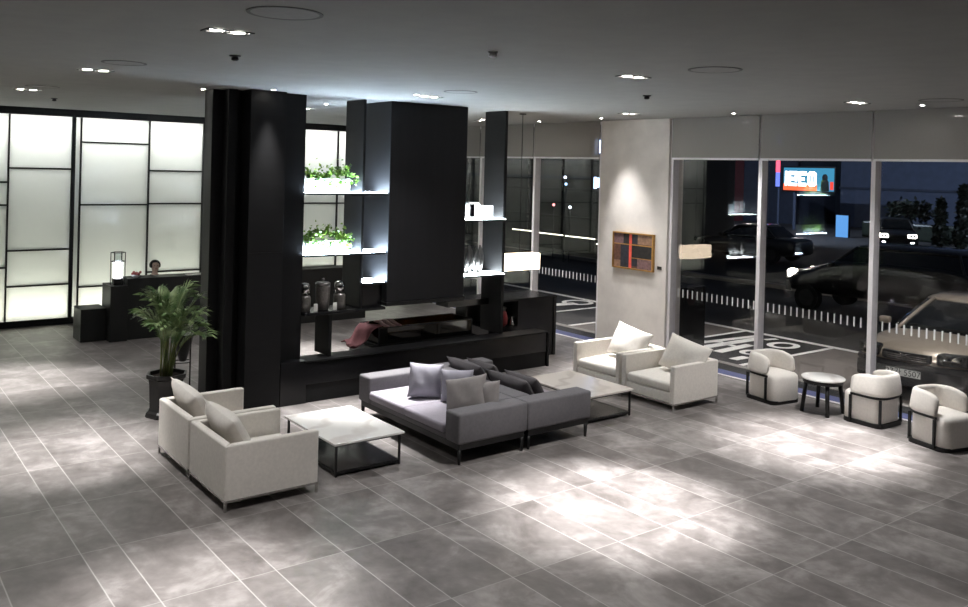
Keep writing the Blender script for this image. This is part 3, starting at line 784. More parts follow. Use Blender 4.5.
MB().box(c.x - .085, c.x + .085, c.y - .085, c.y + .085, 1.032, 1.15, .004).build('base', BLACKM, ln)
MB().lathe([(.075, 1.151), (.085, 1.16), (.085, 1.46), (.075, 1.47)], (c.x, c.y, 0), 24).build('glow_tube', LANT, ln, True)
MB().lathe([(.06, 1.471), (.06, 1.62)], (c.x, c.y, 0), 24).build('upper_glass', CLEAR, ln, True)
cg = MB()
for k in range(6):
    a = k * PI / 3 + .3
    cg.cyl((c.x + R * math.cos(a), c.y + R * math.sin(a), 1.032), (c.x + R * math.cos(a), c.y + R * math.sin(a), 1.64), .008, seg=6)
    b = a + PI / 3
    for z in (1.635, 1.47): cg.cyl((c.x + R * math.cos(a), c.y + R * math.sin(a), z), (c.x + R * math.cos(b), c.y + R * math.sin(b), z), .008, seg=6)
cg.build('cage', BLACKM, ln)
tag(MB().box(-17.12, -16.95, 5.7, 6.15, 1.146, 1.152).build('paper_sheet', PAPER), 'white sheet of paper lying on the reception desk', 'paper')
fl = thing('red_flower_bowl', 'small bowl of red flowers at the left end of the reception desk', 'flowers', (-17.05, 4.75, 1.146))
MB().lathe([(.04, 0), (.07, .02), (.09, .05)], (-17.05, 4.75, 1.146), 16).build('bowl', WHITEB, fl, True)
fb = MB()
for k in range(14):
    a = rnd.uniform(0, 6.28); q = rnd.uniform(0, .10); b = bmesh.new(); bmesh.ops.create_icosphere(b, subdivisions=1, radius=.03)
    bmesh.ops.translate(b, vec=(-17.05 + q * math.cos(a), 4.75 + 1.3 * q * math.sin(a), 1.22 + rnd.uniform(-.015, .02)), verts=b.verts); fb._merge(b)
fb.build('blossoms', mat('red_petals', (150, 70, 70), .6), fl, True)
# receptionist: one continuous skinned body, seated behind the desk
def person():
    t = thing('person', 'seated person with dark hair and black top behind the reception desk', 'person', (-17.75, 5.30, 0))
    ox, oy = -17.75, 5.30
    V = [((0, 0, .50), .15), ((0, 0, .68), .135), ((.02, 0, .88), .15), ((.03, 0, 1.02), .12), ((.04, 0, 1.10), .055), ((.05, 0, 1.17), .05),
         ((.03, .17, 1.0), .06), ((.06, .24, .82), .045), ((.24, .17, .80), .035), ((.03, -.17, 1.0), .06), ((.06, -.24, .82), .045), ((.24, -.17, .80), .035),
         ((.05, .09, .50), .09), ((.42, .11, .50), .07), ((.42, .11, .08), .045), ((.55, .12, .04), .035), ((.05, -.09, .50), .09), ((.42, -.11, .50), .07), ((.42, -.11, .08), .045), ((.55, -.12, .04), .035),
         ((.06, 0, 1.22), .075), ((.06, 0, 1.30), .082), ((.05, 0, 1.345), .06)]
    E = [(0, 1), (1, 2), (2, 3), (3, 4), (4, 5), (3, 6), (6, 7), (7, 8), (3, 9), (9, 10), (10, 11), (0, 12), (12, 13), (13, 14), (14, 15), (0, 16), (16, 17), (17, 18), (18, 19), (5, 20), (20, 21), (21, 22)]
    me = bpy.data.meshes.new('body'); me.from_pydata([v for v, _ in V], E, []); me.materials.append(SKIN)
    o = bpy.data.objects.new('body', me); COL.objects.link(o); o.parent = t
    o.modifiers.new('Skin', 'SKIN')
    for i, (_, rr) in enumerate(V): me.skin_vertices[0].data[i].radius = (rr, rr)
    me.skin_vertices[0].data[0].use_root = True
    sub(o, 2)
    for p in me.polygons: p.use_smooth = True
    # hands with fingers resting on the work surface
    for s in (-1, 1):
        for k in range(4):
            y = oy + s * (.145 + .018 * k)
            MB().tube([(ox + .25, y, .80), (ox + .30, y, .795), (ox + .335 + .01 * (k in (1, 2)), y, .775)], [.011, .009, .007], 8).build('finger', SKIN, t, True)
        MB().tube([(ox + .22, oy + s * .13, .80), (ox + .26, oy + s * .115, .79), (ox + .28, oy + s * .11, .775)], [.012, .010, .008], 8).build('thumb', SKIN, t, True)
    # top
    V2 = V[:13:1]
    top = MB().lathe([(.17, .55), (.165, .70), (.18, .88), (.17, 1.0), (.12, 1.07), (.07, 1.10)], (ox + .02, oy, 0), 24, sx=.8, sy=1.15)
    top.build('black_top', CLOTHB, t, True)
    for s in (-1, 1):
        MB().tube([(ox + .03, oy + s * .13, 1.02), (ox + .04, oy + s * .21, .94), (ox + .06, oy + s * .25, .82), (ox + .20, oy + s * .18, .80)], [.075, .068, .058, .048], 12).build('sleeve', CLOTHB, t, True)
    hb = MB(); rows = []
    for i in range(9):
        th = i / 8 * PI * .62
        row = []
        for j in range(21):
            ph = .95 + (2 * PI - 1.9) * j / 20
            rr = .108
            row.append((ox + .045 + rr * math.sin(max(th, .02)) * math.cos(ph), oy + rr * math.sin(max(th, .02)) * math.sin(ph), 1.285 + .112 * math.cos(th)))
        rows.append(row)
    hb.grid(rows); rows = []
    for i in range(4):
        th = i / 8 * PI * .62
        rows.append([(ox + .045 + .108 * math.sin(max(th, .02)) * math.cos(-.95 + 1.9 * j / 8), oy + .108 * math.sin(max(th, .02)) * math.sin(-.95 + 1.9 * j / 8), 1.285 + .112 * math.cos(th)) for j in range(9)])
    hb.grid(rows)
    ho = hb.build('hair', HAIR, t, True); md = ho.modifiers.new('Solidify', 'SOLIDIFY'); md.thickness = .02; md.offset = -1
    # face
    for s in (-1, 1):
        MB().lathe([(.004, -.006), (.011, 0), (.004, .006)], (ox + .135, oy + s * .03, 1.285), 10).build('eye', HAIR, t, True)
        MB().tube([(ox + .05, oy + s * .082, 1.30), (ox + .045, oy + s * .09, 1.28), (ox + .05, oy + s * .082, 1.25)], [.01, .014, .009], 8).build('ear', SKIN, t, True)
    MB().tube([(ox + .135, oy, 1.285), (ox + .152, oy, 1.255), (ox + .138, oy, 1.248)], [.007, .012, .008], 8).build('nose', SKIN, t, True)
    MB().tube([(ox + .132, oy - .022, 1.225), (ox + .14, oy, 1.222), (ox + .132, oy + .022, 1.225)], [.004, .007, .004], 8).build('mouth', PINK, t, True)
person()
ch = thing('office_chair', 'dark office chair under the person behind the reception desk', 'chair', (-17.75, 5.30, 0))
MB().box(-17.95, -17.45, 5.06, 5.54, .34, .385, .02).build('seat', CLOTHB, ch); MB().cyl((-17.72, 5.3, .05), (-17.72, 5.3, .339), .03).build('post', BLACKM, ch)
b = MB()
for k in range(5):
    a = 2 * PI * k / 5; b.cyl((-17.72, 5.3, .06), (-17.72 + .27 * math.cos(a), 5.3 + .27 * math.sin(a), .03), .02, seg=8)
b.build('star_base', BLACKM, ch)
MB().box(-18.02, -17.97, 5.09, 5.51, .45, .95, .02).build('backrest', CLOTHB, ch)

# ------------------------------------------------------------------ potted palm
px, py = -11.66, 3.68
pl = thing('potted_palm', 'bushy areca palm in a dark ridged pot left of the black column', 'plant', (px, py, 0))
MB().lathe([(.26, 0), (.27, .02), (.26, .06), (.23, .085), (.215, .12), (.225, .42), (.235, .49), (.265, .51), (.265, .56), (.235, .56), (.23, .50)], (px, py, 0), 8).build('pot', POTM, pl)
MB().lathe([(.02, .505), (.225, .51)], (px, py, 0), 16, close=False).build('soil', SOIL, pl)
fr_, stm = MB(), MB(); r = random.Random(12)
for k in range(26):
    a = k * 2.399 + r.uniform(-.2, .2); outer = r.random()
    base = Vector((px + .09 * math.cos(a) * r.random(), py + .09 * math.sin(a) * r.random(), .51))
    reach = .17 + .42 * outer; top = 1.66 - .34 * outer ** 1.6 + r.uniform(-.08, .06)
    if k % 4 == 0: top -= .18
    pts = []
    for q in range(13):
        u = q / 12
        rad = reach * (.15 * u + .85 * u ** 2.4)
        z = .51 + (top - .51) * (1 - (1 - u) ** 1.7) - .20 * reach * max(0, u - .70) ** 1.2 * 2.4
        v_ = base + Vector((rad * math.cos(a), rad * math.sin(a), z - .51)); v_ += Vector((.05, .07, 0)) * u; v_.y = min(v_.y, 4.0); pts.append(v_)
    stm.tube(pts, [.010 - .008 * q / 12 for q in range(13)], 5)
    for q in range(32):
        u = .40 + .60 * q / 31
        i = min(int(u * 12), 11); fz = u * 12 - i
        p = pts[i].lerp(pts[i + 1], fz); d = (pts[i + 1] - pts[i]).normalized()
        side = d.cross(Vector((0, 0, 1)));
        if side.length < .01: side = Vector((-math.sin(a), math.cos(a), 0))
        side.normalize()
        ll = (.25 * math.sin(PI * (.16 + .74 * (u - .40) / .60)) + .05) * r.uniform(.85, 1.1)
        for s in (-1, 1):
            e = (side * s * .62 + d * .85 + Vector((0, 0, .16))).normalized()
            mid = p + e * ll * .55 + Vector((0, 0, .012)); tip = p + e * ll + Vector((0, 0, -ll * .22))
            wv = d.cross(e).normalized().cross(e).normalized() * .0048
            fr_.poly([p - wv * .5, mid - wv, tip, mid + wv, p + wv * .5])
stm.build('stems', STEMG, pl, True); fr_.build('fronds', PALM, pl)
# flower stand behind the palm
fs = thing('flower_stand', 'slim stand with a tapered dark pot of pale flowers behind the palm', 'plant', (-12.85, 4.28, 0))
cx, cy = -12.85, 4.28
MB().lathe([(.05, .42), (.16, .80), (.17, .82), (.15, .82)], (cx, cy, 0), 20).build('pot', POTM, fs, True)
s = MB()
for k in range(4):
    a = k * PI / 2 + .5; s.cyl((cx + .15 * math.cos(a), cy + .15 * math.sin(a), 0), (cx + .15 * math.cos(a), cy + .15 * math.sin(a), .78), .007, seg=6)
    b = a + PI / 2
    s.cyl((cx + .15 * math.cos(a), cy + .15 * math.sin(a), .41), (cx + .15 * math.cos(b), cy + .15 * math.sin(b), .41), .007, seg=6)
s.build('stand', BLACKM, fs)
s = MB(); r = random.Random(4)
for k in range(34):
    a = r.uniform(0, 6.28); q = r.uniform(0, .17); p = Vector((cx + q * math.cos(a), cy + q * math.sin(a), .86 + r.uniform(0, .22)))
    for j in range(4):
        b = j * PI / 2 + a; d = Vector((math.cos(b), math.sin(b), .3)) * .035; e = Vector((-math.sin(b), math.cos(b), .2)) * .018
        s.poly([p, p + d * .6 + e, p + d, p + d * .6 - e])
s.build('flowers', mat('pale_petals', (206, 192, 196), .6), fs)

# ------------------------------------------------------------------ ceiling fittings
def spot(parent, loc, target, energy, size, blend=1.0, col=(1, .982, .965), rad=.05):
    ld = bpy.data.lights.new('lamp_light', 'SPOT'); ld.energy = energy; ld.spot_size = size; ld.spot_blend = blend; ld.color = col; ld.shadow_soft_size = rad
    o = bpy.data.objects.new('lamp_light', ld); COL.objects.link(o)
    off = Vector((0, 0, 0)); p = parent
    while p: off += p.location; p = p.parent
    o.parent = parent; o.location = Vector(loc) - off
    o.rotation_euler = (Vector(target) - Vector(loc)).to_track_quat('-Z', 'Y').to_euler()
    return o
K = 1.0
def double_light(x, y, label, energy=560, size=.72, tx=0, ty=0):
    t = thing('double_downlight', label, 'ceiling light', (x, y, CZ), 'double recessed downlights')
    m = MB(); z = CZ - .004
    m.box(x - .085, x + .085, y - .18, y - .155, z - .008, z); m.box(x - .085, x + .085, y + .155, y + .18, z - .008, z); m.box(x - .085, x + .085, y - .012, y + .012, z - .008, z)
    m.box(x - .085, x - .065, y - .18, y + .18, z - .008, z); m.box(x + .065, x + .085, y - .18, y + .18, z - .008, z)
    m.build('trim_frame', BLACKM, t)
    for s in (-1, 1):
        MB().lathe([(.052, -.006), (.052, -.003)], (x, y + s * .083, CZ), 18).build('lamp', LAMP, t)
        spot(t, (x, y + s * .083, CZ - .02), (x + tx, y + s * .083 + ty, 0), energy * K * 1.35, size)
    spot(t, (x, y, CZ - .02), (x, y, 0), energy * K * .42, 1.8)
dl = [(-6.43, 2.42, 'double downlight nearest the camera on the left of the ceiling', 420), (-10.35, 2.40, 'double downlight in the left row, second from the camera', 420), (-14.2, 2.36, 'double downlight in the left row, third from the camera', 420), 
      (-6.2, 6.62, 'double downlight right of the ceiling centre above the bright floor pool', 820), (-10.10, 6.70, 'double downlight just in front of the hanging hood', 520), (-6.05, 10.66, 'double downlight on the right near the windows above the tub chairs', 740)]
aim = {0: (0, 0), 1: (-.5, -.1), 2: (-.3, 0), 3: (.1, -.2), 4: (.1, -1.0), 5: (-.1, -.6)}
for k, (x, y, l, e) in enumerate(dl): double_light(x, y, l, e, tx=aim[k][0], ty=aim[k][1])
double_light(-10.1, 10.7, 'double downlight above the far armchairs near the pier', 420)
double_light(-14.1, 6.7, 'double downlight behind the shelf wall above the reception side', 520)
double_light(-14.1, 10.7, 'double downlight behind the shelf wall near the windows', 620)
double_light(-6.4, -1.85, 'double downlight left of the camera, first in the row outside the photo', 300)
double_light(-10.4, -1.85, 'double downlight left of the camera, second in the row outside the photo', 300)
double_light(-14.3, -1.85, 'double downlight left of the camera, third in the row outside the photo', 300)
double_light(-2.3, 6.6, 'double downlight above the camera side, off the photo', 120)
def round_light(x, y, label, energy, target, size=.8):
    t = thing('round_downlight', label, 'ceiling light', (x, y, CZ), 'small round downlights')
    MB().lathe([(.03, -.006), (.045, -.006), (.045, -.001), (.03, -.001)], (x, y, CZ), 20, close=False).build('trim_ring', ALU, t)
    MB().lathe([(.026, -.006), (.026, -.003)], (x, y, CZ), 16).build('lamp', LAMP, t)
    if energy: spot(t, (x, y, CZ - .02), target, energy * K, size, 1.0, rad=.09)
rl = [(-8.6, 11.5, 'small round downlight before the blind right of the pier', 260, (-8.6, 12.0, 2.7)), (-5.62, 11.5, 'small round downlight before the blind at the right edge', 260, (-5.62, 12.0, 2.7)),
      (-11.4, 11.35, 'round downlight above the painting on the pier', 240, (-11.2, 12.0, 1.9)), (-11.02, 4.80, 'round downlight washing the front of the black column', 260, (-11.22, 4.82, 2.0)),
      (-11.75, 4.10, 'round downlight at the left corner of the black column', 60, (-11.8, 4.2, 1.5)), (-13.25, 11.45, 'round downlight before the blind left of the pier', 420, (-13.3, 12.0, 2.7)),
      (-13.75, 10.4, 'round downlight seen between the hood and the narrow fin', 70, (-13.75, 10.6, 0)), (-12.83, 6.5, 'round downlight seen left of the planter fin', 90, (-12.83, 6.6, 0)), (-10.0, 6.42, 'round lamp set beside the double downlight before the hood', 0, None)]
for x, y, l, e, tg in rl: round_light(x, y, l, e, tg, .85 if 'painting' in l else .62)
def speaker_ring(x, y, R, l):
    t = thing('ceiling_speaker', l, 'speaker', (x, y, CZ), 'round ceiling speakers')
    MB().lathe([(R - .025, -.006), (R, -.006), (R, -.001), (R - .025, -.001)], (x, y, CZ), 40, close=False).build('rim', mat('speaker_rim', (84, 83, 81), .7), t)
    MB().lathe([(.005, -.004), (R - .027, -.004)], (x, y, CZ), 40, close=False).build('grille', mat('speaker_grille', (134, 132, 130), .8), t)
for x, y, l in ((-5.38, 2.41, 'round ceiling speaker nearest the camera at top left'), (-9.35, 2.44, 'round ceiling speaker in the left row, second from the camera'), (-13.4, 2.42, 'round ceiling speaker in the left row, farthest'), (-5.22, 6.68, 'round ceiling speaker on the right side of the ceiling'), (-9.15, 6.55, 'round ceiling speaker in front of the hood'), (-5.1, 10.9, 'round ceiling speaker near the right windows')):
    speaker_ring(x, y, .25 if x > -6 else .22, l)
def sprinkler(x, y, l, dark=False):
    t = thing('smoke_detector' if dark else 'sprinkler_head', l, 'detector' if dark else 'sprinkler', (x, y, CZ), 'dark ceiling detectors' if dark else 'ceiling sprinkler heads')
    MB().lathe([(.05 if dark else .04, -.012), (.055 if dark else .045, -.0002)], (x, y, CZ), 18).build('base', BLACKM if dark else CEIL, t, True)
    MB().lathe([(.02, -.05), (.035, -.04), (.03, -.0125)], (x, y, CZ), 14).build('head', BLACKM if dark else ALU, t, True)
sprinkler(-7.85, 3.03, 'small black ceiling detector left of centre above the column side', True)
sprinkler(-7.58, 8.35, 'small black ceiling detector near the right pier', True)
sprinkler(-15.85, 3.04, 'small black ceiling detector near the glowing wall', True)
sprinkler(-5.83, 4.50, 'sprinkler head in the middle of the ceiling')

# ------------------------------------------------------------------ outside
structure(MB().box(-75, 30, WY + .10, 110, -.30, -.012).build('ground', ASPH))
def ground_patch(x0, x1, y0, y1, z, m, name, label, cat='paving'):
    return structure(MB().box(x0, x1, y0, y1, -.0115, z).build(name, m))
ground_patch(-20, 4, WY + .11, 12.50, -.002, BLUE, 'trim_1', '')
ground_patch(-20, 4, 12.501, 12.90, -.008, BAY, 'trim_2', '')
ground_patch(-20, 4, 12.901, 13.06, .0, KERB, 'trim_3', '')
structure(MB().box(-13.93, -11.60, 13.061, 16.0, -.0115, -.004).box(-9.40, 4, 13.061, 16.0, -.0115, -.004).build('paving_apron', APRON))
structure(MB().box(-11.60, -9.40, 13.061, 16.0, -.0115, -.004).box(-20, -13.93, 13.061, 16.0, -.0115, -.004).build('bay_surface', BAY))
def paint(name, mb, label): return tag(mb.build(name, PAINT), label, 'road marking')
ZP = (-.0038, .001)
mb = MB(); mb.box(-40, 4, 16.02, 16.16, -.0115, .001); paint('bay_line', mb, 'long white line along the heads of the parking bays')
for x, l in ((-11.53, 'white bay line left of the painted letters'), (-9.47, 'white bay line right of the painted letters'), (-15.47, 'white bay line seen left of the pier'), (-13.93, 'white line on the paving left of the pier, nearer the glass')):
    mb = MB(); mb.box(x - .05, x + .05, 13.07, 16.01, ZP[0], ZP[1]); paint('bay_line', mb, l)
def stroke(mb, a, b, w):
    a, b = Vector(a), Vector(b); d = (b - a).normalized(); n = Vector((-d.y, d.x)) * w / 2
    mb.prism([tuple(a + n), tuple(a - n), tuple(b - n), tuple(b + n)], ZP[0], ZP[1])
def ring(mb, cx, cy, rx, ry, w, n=32):
    for k in range(n):
        a, b = 2 * PI * k / n, 2 * PI * (k + 1) / n
        mb.prism([(cx + rx * math.cos(a), cy + ry * math.sin(a)), (cx + rx * math.cos(b), cy + ry * math.sin(b)), (cx + (rx - w) * math.cos(b), cy + (ry - w) * math.sin(b)), (cx + (rx - w) * math.cos(a), cy + (ry - w) * math.sin(a))], ZP[0], ZP[1])
mb = MB(); ring(mb, -10.14, 15.36, .30, .36, .13); paint('painted_letter', mb, 'white ring shaped letter painted in the dark parking bay')
mb = MB(); stroke(mb, (-11.20, 13.95), (-11.03, 15.75), .16); stroke(mb, (-11.28, 14.25), (-10.98, 14.55), .12); paint('painted_letter', mb, 'long white letter stroke nearest the left bay line')
mb = MB(); stroke(mb, (-10.86, 13.75), (-10.84, 15.55), .22); stroke(mb, (-10.86, 14.45), (-10.60, 14.40), .14); paint('painted_letter', mb, 'broad white letter stroke second from the left bay line')
mb = MB(); stroke(mb, (-10.43, 13.65), (-10.52, 14.80), .20); stroke(mb, (-10.70, 15.55), (-10.62, 15.85), .12); paint('painted_letter', mb, 'white letter stroke third from the left bay line')
mb = MB(); ring(mb, -10.05, 14.2, .22, .26, .11); stroke(mb, (-9.85, 13.35), (-9.85, 13.75), .18); paint('painted_letter', mb, 'white curl of a letter closest to the window glass')
mb = MB(); ring(mb, -16.3, 15.55, .40, .42, .12); stroke(mb, (-16.3, 14.6), (-16.2, 15.4), .3); paint('painted_letter', mb, 'white round symbol painted in the bay left of the pier')
# dark kerb barrier across the lot
tag(MB().box(-40, 12, 23.0, 23.25, -.0115, .12, .02).build('kerb', KERB), 'low pale kerb running across the far side of the parking lot', 'kerb')

# black signboard box standing right outside the glass by the pier
sb = thing('outdoor_cabinet', 'black cabinet standing outside the glass just right of the pier', 'cabinet', (-10.75, 13.5, 0))
MB().box(-11.5, -10.92, 12.6, 13.88, .002, 1.18, .01).build('cabinet_body', BLACKG, sb)
MB().box(-10.919, -10.91, 12.7, 13.8, .10, 1.10).build('door', BLACKG, sb)

# cars (local: front at y=0 facing -Y)
def car(label, paintm, loc, rz, L=4.75, W=1.82, roof=1.46, belt=.95, cab0=1.35, cab1=4.05, rf0=2.15, rf1=3.45, suv=False, lights=False, plate=None):
    t = thing('car', label, 'car', loc)
    hw = W / 2; dz = .20 if suv else 0.0
    # body stations: y, halfwidth, z_bottom, z_shoulder, z_top(centre)
    hl = belt + (.10 if suv else 0)
    S = [(0.0, hw * .78, .30, .55, .57), (.04, hw * .88, .24, .60, .66), (.15, hw * .95, .22, .68, .76), (.40, hw * .99, .22, .74, .84 + (.08 if suv else 0)), (.9, hw, .22, .82, .92 + (.08 if suv else 0)), (1.4, hw, .22, hl - .05, hl + .02), (2.2, hw, .22, hl, hl), (3.4, hw, .22, hl + .02, hl + .02),
         (4.1, hw * .99, .24, hl + .02, hl + .06), (L - .2, hw * .95, .26, hl - .02, hl + .04), (L - .03, hw * .9, .32, .82, .90), (L, hw * .82, .38, .75, .78)]
    rows = []
    for y, w, zb, zs, zt in S:
        zb, zs, zt = zb + dz, zs + dz, zt + dz * .6
        half = [(w * .80, zb), (w * .97, zb + .08), (w, (zb + zs) / 2), (w * .985, zs - .06), (w * .93, zs), (w * .80, zs + (zt - zs) * .45), (w * .55, zt - .012), (w * .25, zt)]
        pts = [(x, y, z) for x, z in half] + [(-x, y, z) for x, z in half[::-1]]
        rows.append(pts)
    sub(MB().grid(rows, True, True).build('body', paintm, t, True, world=False), 1)
    # cabin
    def lvl(u, inset=0.0):
        z = hl - .02 + (roof - hl - .03) * u
        yf = cab0 + (rf0 - cab0) * u + inset; yr = cab1 + (rf1 - cab1) * u - inset; w = hw * (.95 - .20 * u ** 1.3) - inset; r = .28
        out = []
        for sx, sy, a0 in ((1, 1, 0), (-1, 1, PI / 2), (-1, -1, PI), (1, -1, 1.5 * PI)):
            for k in range(5):
                a = a0 + k * PI / 8; cx = sx * (w - r); cy = (yr - r) if sy > 0 else (yf + r)
                bulge = 1.0
                out.append((cx + r * math.cos(a), cy + r * math.sin(a), z))
        return out
    MB().grid([lvl(u) for u in (0, .25, .5, .75, .93)], True, True).build('windows', CARGLASS, t, True, world=False)
    rr = [lvl(.93, -.012), lvl(1.0, -.004)]
    top = [(x * .8, (y - (rf0 + rf1) / 2) * .8 + (rf0 + rf1) / 2, roof) for x, y, z in lvl(1.0)]
    MB().grid(rr + [top], True, True).build('roof', paintm, t, True, world=False)
    def pil(i):
        return MB().tube([Vector(lvl(u, -.008)[i]) for u in (0, .33, .66, .96)], .032, 8)
    for i, nm in ((17, 'pillar'), (13, 'pillar'), (2, 'pillar'), (7, 'pillar')): pil(i).build(nm, paintm, t, True, world=False)
    for y in (.85, L - .95):
        for s in (-1, 1):
            wq = MB().cyl((s * (hw - .20), y, .33), (s * (hw + .004), y, .33), .33, seg=28).build('wheel', TYRE, t, world=False)
            MB().cyl((s * (hw - .1), y, .33), (s * (hw + .012), y, .33), .21, seg=20).build('hubcap', ALU if plate else BUMPB, wq, world=False)
    # front details
    first_kids = set(t.children)
    def fy(x, z): return .02 + .10 * (abs(x) / hw) ** 3 * 1.6
    def bar(x0, x1, y0, y1, z0, z1, n=14):
        rows = []
        for k in range(n + 1):
            x = x0 + (x1 - x0) * k / n; e = .012 if k in (0, n) else 0
            rows.append([(x, y0 + e, z0 + e), (x, y0, (z0 + z1) / 2), (x, y0 + e, z1 - e), (x, y1, z1), (x, y1, z0)])
        return MB().grid(rows, True, True)
    bar(-.36, .36, -.012, .06, .60, .73).build('grille', BUMPB, t, world=False)
    g = MB()
    for k in range(3): bar(-.33, .33, -.018, -.008, .625 + .03 * k, .633 + .03 * k).build('grille_bar', CHROME, t, world=False)
    bar(-hw * .90, hw * .90, -.035, .10, .50, .575, 24).build('bumper_strip', BUMPB, t, world=False)
    bar(-hw * .90, hw * .90, -.05, .14, .24, .495, 24).build('lower_bumper', BUMPB if plate else paintm, t, world=False)
    if plate:
        g = MB(); 
        for s in (-1, 1):
            g.tube([(0, -.03, .70), (s * .05, -.03, .715), (s * .10, -.028, .725)], [.014, .012, .003], 8); g.tube([(0, -.03, .69), (s * .045, -.03, .685), (s * .08, -.028, .672)], [.010, .009, .003], 8)
        g.build('emblem', CHROME, t, True, world=False)
        p = MB().box(-.26, .26, -.062, -.052, .505 - .13, .505 - .02, .004).build('licence_plate', mat('plate_white', (208, 208, 202), .5, var=.03), t, world=False)
        cu = bpy.data.curves.new('plate_text', 'FONT'); cu.body = plate; cu.size = .125; cu.align_x = 'CENTER'; cu.align_y = 'CENTER'; cu.extrude = .001
        to = bpy.data.objects.new('tmp_text', cu); COL.objects.link(to)
        bpy.context.view_layer.update()
        me = bpy.data.meshes.new_from_object(to.evaluated_get(bpy.context.evaluated_depsgraph_get()))
        bpy.data.objects.remove(to)
        me.transform(Matrix.Translation((0, -.064, .43)) @ Matrix.Rotation(PI / 2, 4, 'X'))
        me.materials.clear(); me.materials.append(BUMPB)
        o = bpy.data.objects.new('plate_text', me); COL.objects.link(o); o.parent = p
    for s in (-1, 1):
        x0, x1 = sorted((s * .43, s * hw * .90))
        MB().box(x0, x1, .0, .22, .60, .775, .045, 3).build('headlamp_housing', BUMPB if not lights else emit('lit_headlamp', (255, 246, 232), 26), t, True, world=False)
        lamp = MB()
        for k in range(2): lamp.lathe([(.012, -.03), (.05, 0), (.055, .02)], (0, 0, 0), 16).xf(Matrix.Identity(4))
        lamp = MB()
        for q in (.55, .70):
            lamp.cyl((s * q, -.008, .69), (s * q, .02, .69), .07, .05, 18)
        lamp.build('headlamp_reflector', CHROME, t, True, world=False)
        MB().box(x0 - .004, x1 + .004, -.014, .215, .596, .78, .045, 3).build('headlamp_lens', HEADL, t, True, world=False)
        if lights: MB().box(s * .62 - .07, s * .62 + .07, -.056, .02, .36, .42, .02).build('fog_lamp', emit('lit_fog_lamp', (240, 246, 255), 30), t, world=False)
        m_ = MB().box(s * (hw + .02), s * (hw + .20), cab0 + .22, cab0 + .36, hl + .01, hl + .13, .035, 3).build('wing_mirror', paintm, t, True, world=False)
        b_ = MB()
    for o_ in list(t.children) + [q for o2 in t.children for q in o2.children]:
        if o_.name.split('.')[0] in ('wheel', 'hubcap', 'windows', 'roof', 'pillar', 'wing_mirror', 'wipers', 'licence_plate', 'plate_text'): continue
        for v in o_.data.vertices:
            if v.co.y < 1.3: v.co.y += .30 * min(abs(v.co.x) / hw, 1) ** 2.3 * (1 - max(0, v.co.y) / 1.3)
    for o_ in t.children:
        if o_ not in first_kids and not o_.name.startswith('wing_mirror'): o_.location.z += dz
    wp = MB()
    for s in (-.45, .15): wp.tube([(s, cab0 + .03, hl + .01), (s + .45, cab0 + .10, hl + .03)], .009, 6)
    wp.build('wipers', BUMPB, t, world=False)
    return t
car('beige sedan parked outside the right window, front towards the glass', CARB, (-6.62, 13.22, 0), 0, W=1.84, roof=1.38, belt=.87, rf0=2.42, cab0=1.32, plate='27가 5507')
car_main = bpy.data.objects['car']; car_main.rotation_euler = (0, 0, .065)
SUVR = -PI / 2
s2 = car('black car with one bright headlight crossing behind the parking lot', CARD_BLK, (-13.4, 20.9, 0), 0, L=4.9, W=1.92, roof=1.78, belt=1.08, cab0=1.3, cab1=4.75, rf0=2.0, rf1=4.5, suv=True, lights=True)
s2.rotation_euler = (0, 0, SUVR)
s3 = car('dark grey car standing far off beyond the black one', CARD_GRY, (-24.0, 30.0, 0), 0, lights=False); s3.rotation_euler = (0, 0, -PI / 2 + .1)
s4 = car('dark grey car with lit headlights farther back by the kerb', CARD_GRY, (-21.0, 41.0, 0), 0, lights=True); s4.rotation_euler = (0, 0, .55)

# buildings and signs beyond
def building(label, x0, x1, y0, y1, h, m, floors, lit=()):
    t = thing('building', label, 'building', ((x0 + x1) / 2, (y0 + y1) / 2, 0), 'buildings beyond the parking lot')
    MB().box(x0, x1, y0, y1, -.01, h).build('walls', m, t)
    bd = MB()
    for k in range(1, floors + 1): bd.box(x0 - .05, x1 + .05, y0 - .12, y0 - .001, h * k / (floors + .2) - .16, h * k / (floors + .2))
    bd.build('ledges', FACADE2, t)
    return t
building('blue grey building behind the trees at the right', -34, 2, 58, 66, 9.0, FACADE, 3)
building('wide slate building behind the billboard', -64, -36, 56, 66, 8.0, FACADE2, 3)
building('maroon building left of the billboard', -52, -40.4, 50, 55.5, 8.5, FACADER, 2)
b4 = building('dark glazed building behind the left windows', -44, -24.5, 27, 33, 7.0, FACADED, 2)
gr = MB()
for k in range(9): gr.box(-44 + k * 2.4, -43.86 + k * 2.4, 26.9, 26.999, 0, 7)
for z in (1.25, 2.5, 3.6, 5): gr.box(-44, -24.5, 26.9, 26.999, z, z + .10)
gr.build('window_grid', BLACKM, b4)
# lit hedges: low wall with glowing tops
lw = thing('lit_wall', 'low garden wall with glowing top strip seen left of the pier', 'wall', (-28, 24, 0))
for k, (x0, x1, y, z) in enumerate(((-31.2, -29.6, 25.5, .62), (-29.4, -27.6, 25.4, .60), (-27.4, -25.6, 25.3, .60), (-25.4, -23.6, 25.2, .42))):
    MB().box(x0, x1, y, y + .25, -.01, z).build('wall_block', FACADED, lw)
    MB().box(x0, x1, y - .02, y + .02, z + .001, z + .04).build('light_strip', emit('warm_strip', (250, 248, 225), 2.2), lw)
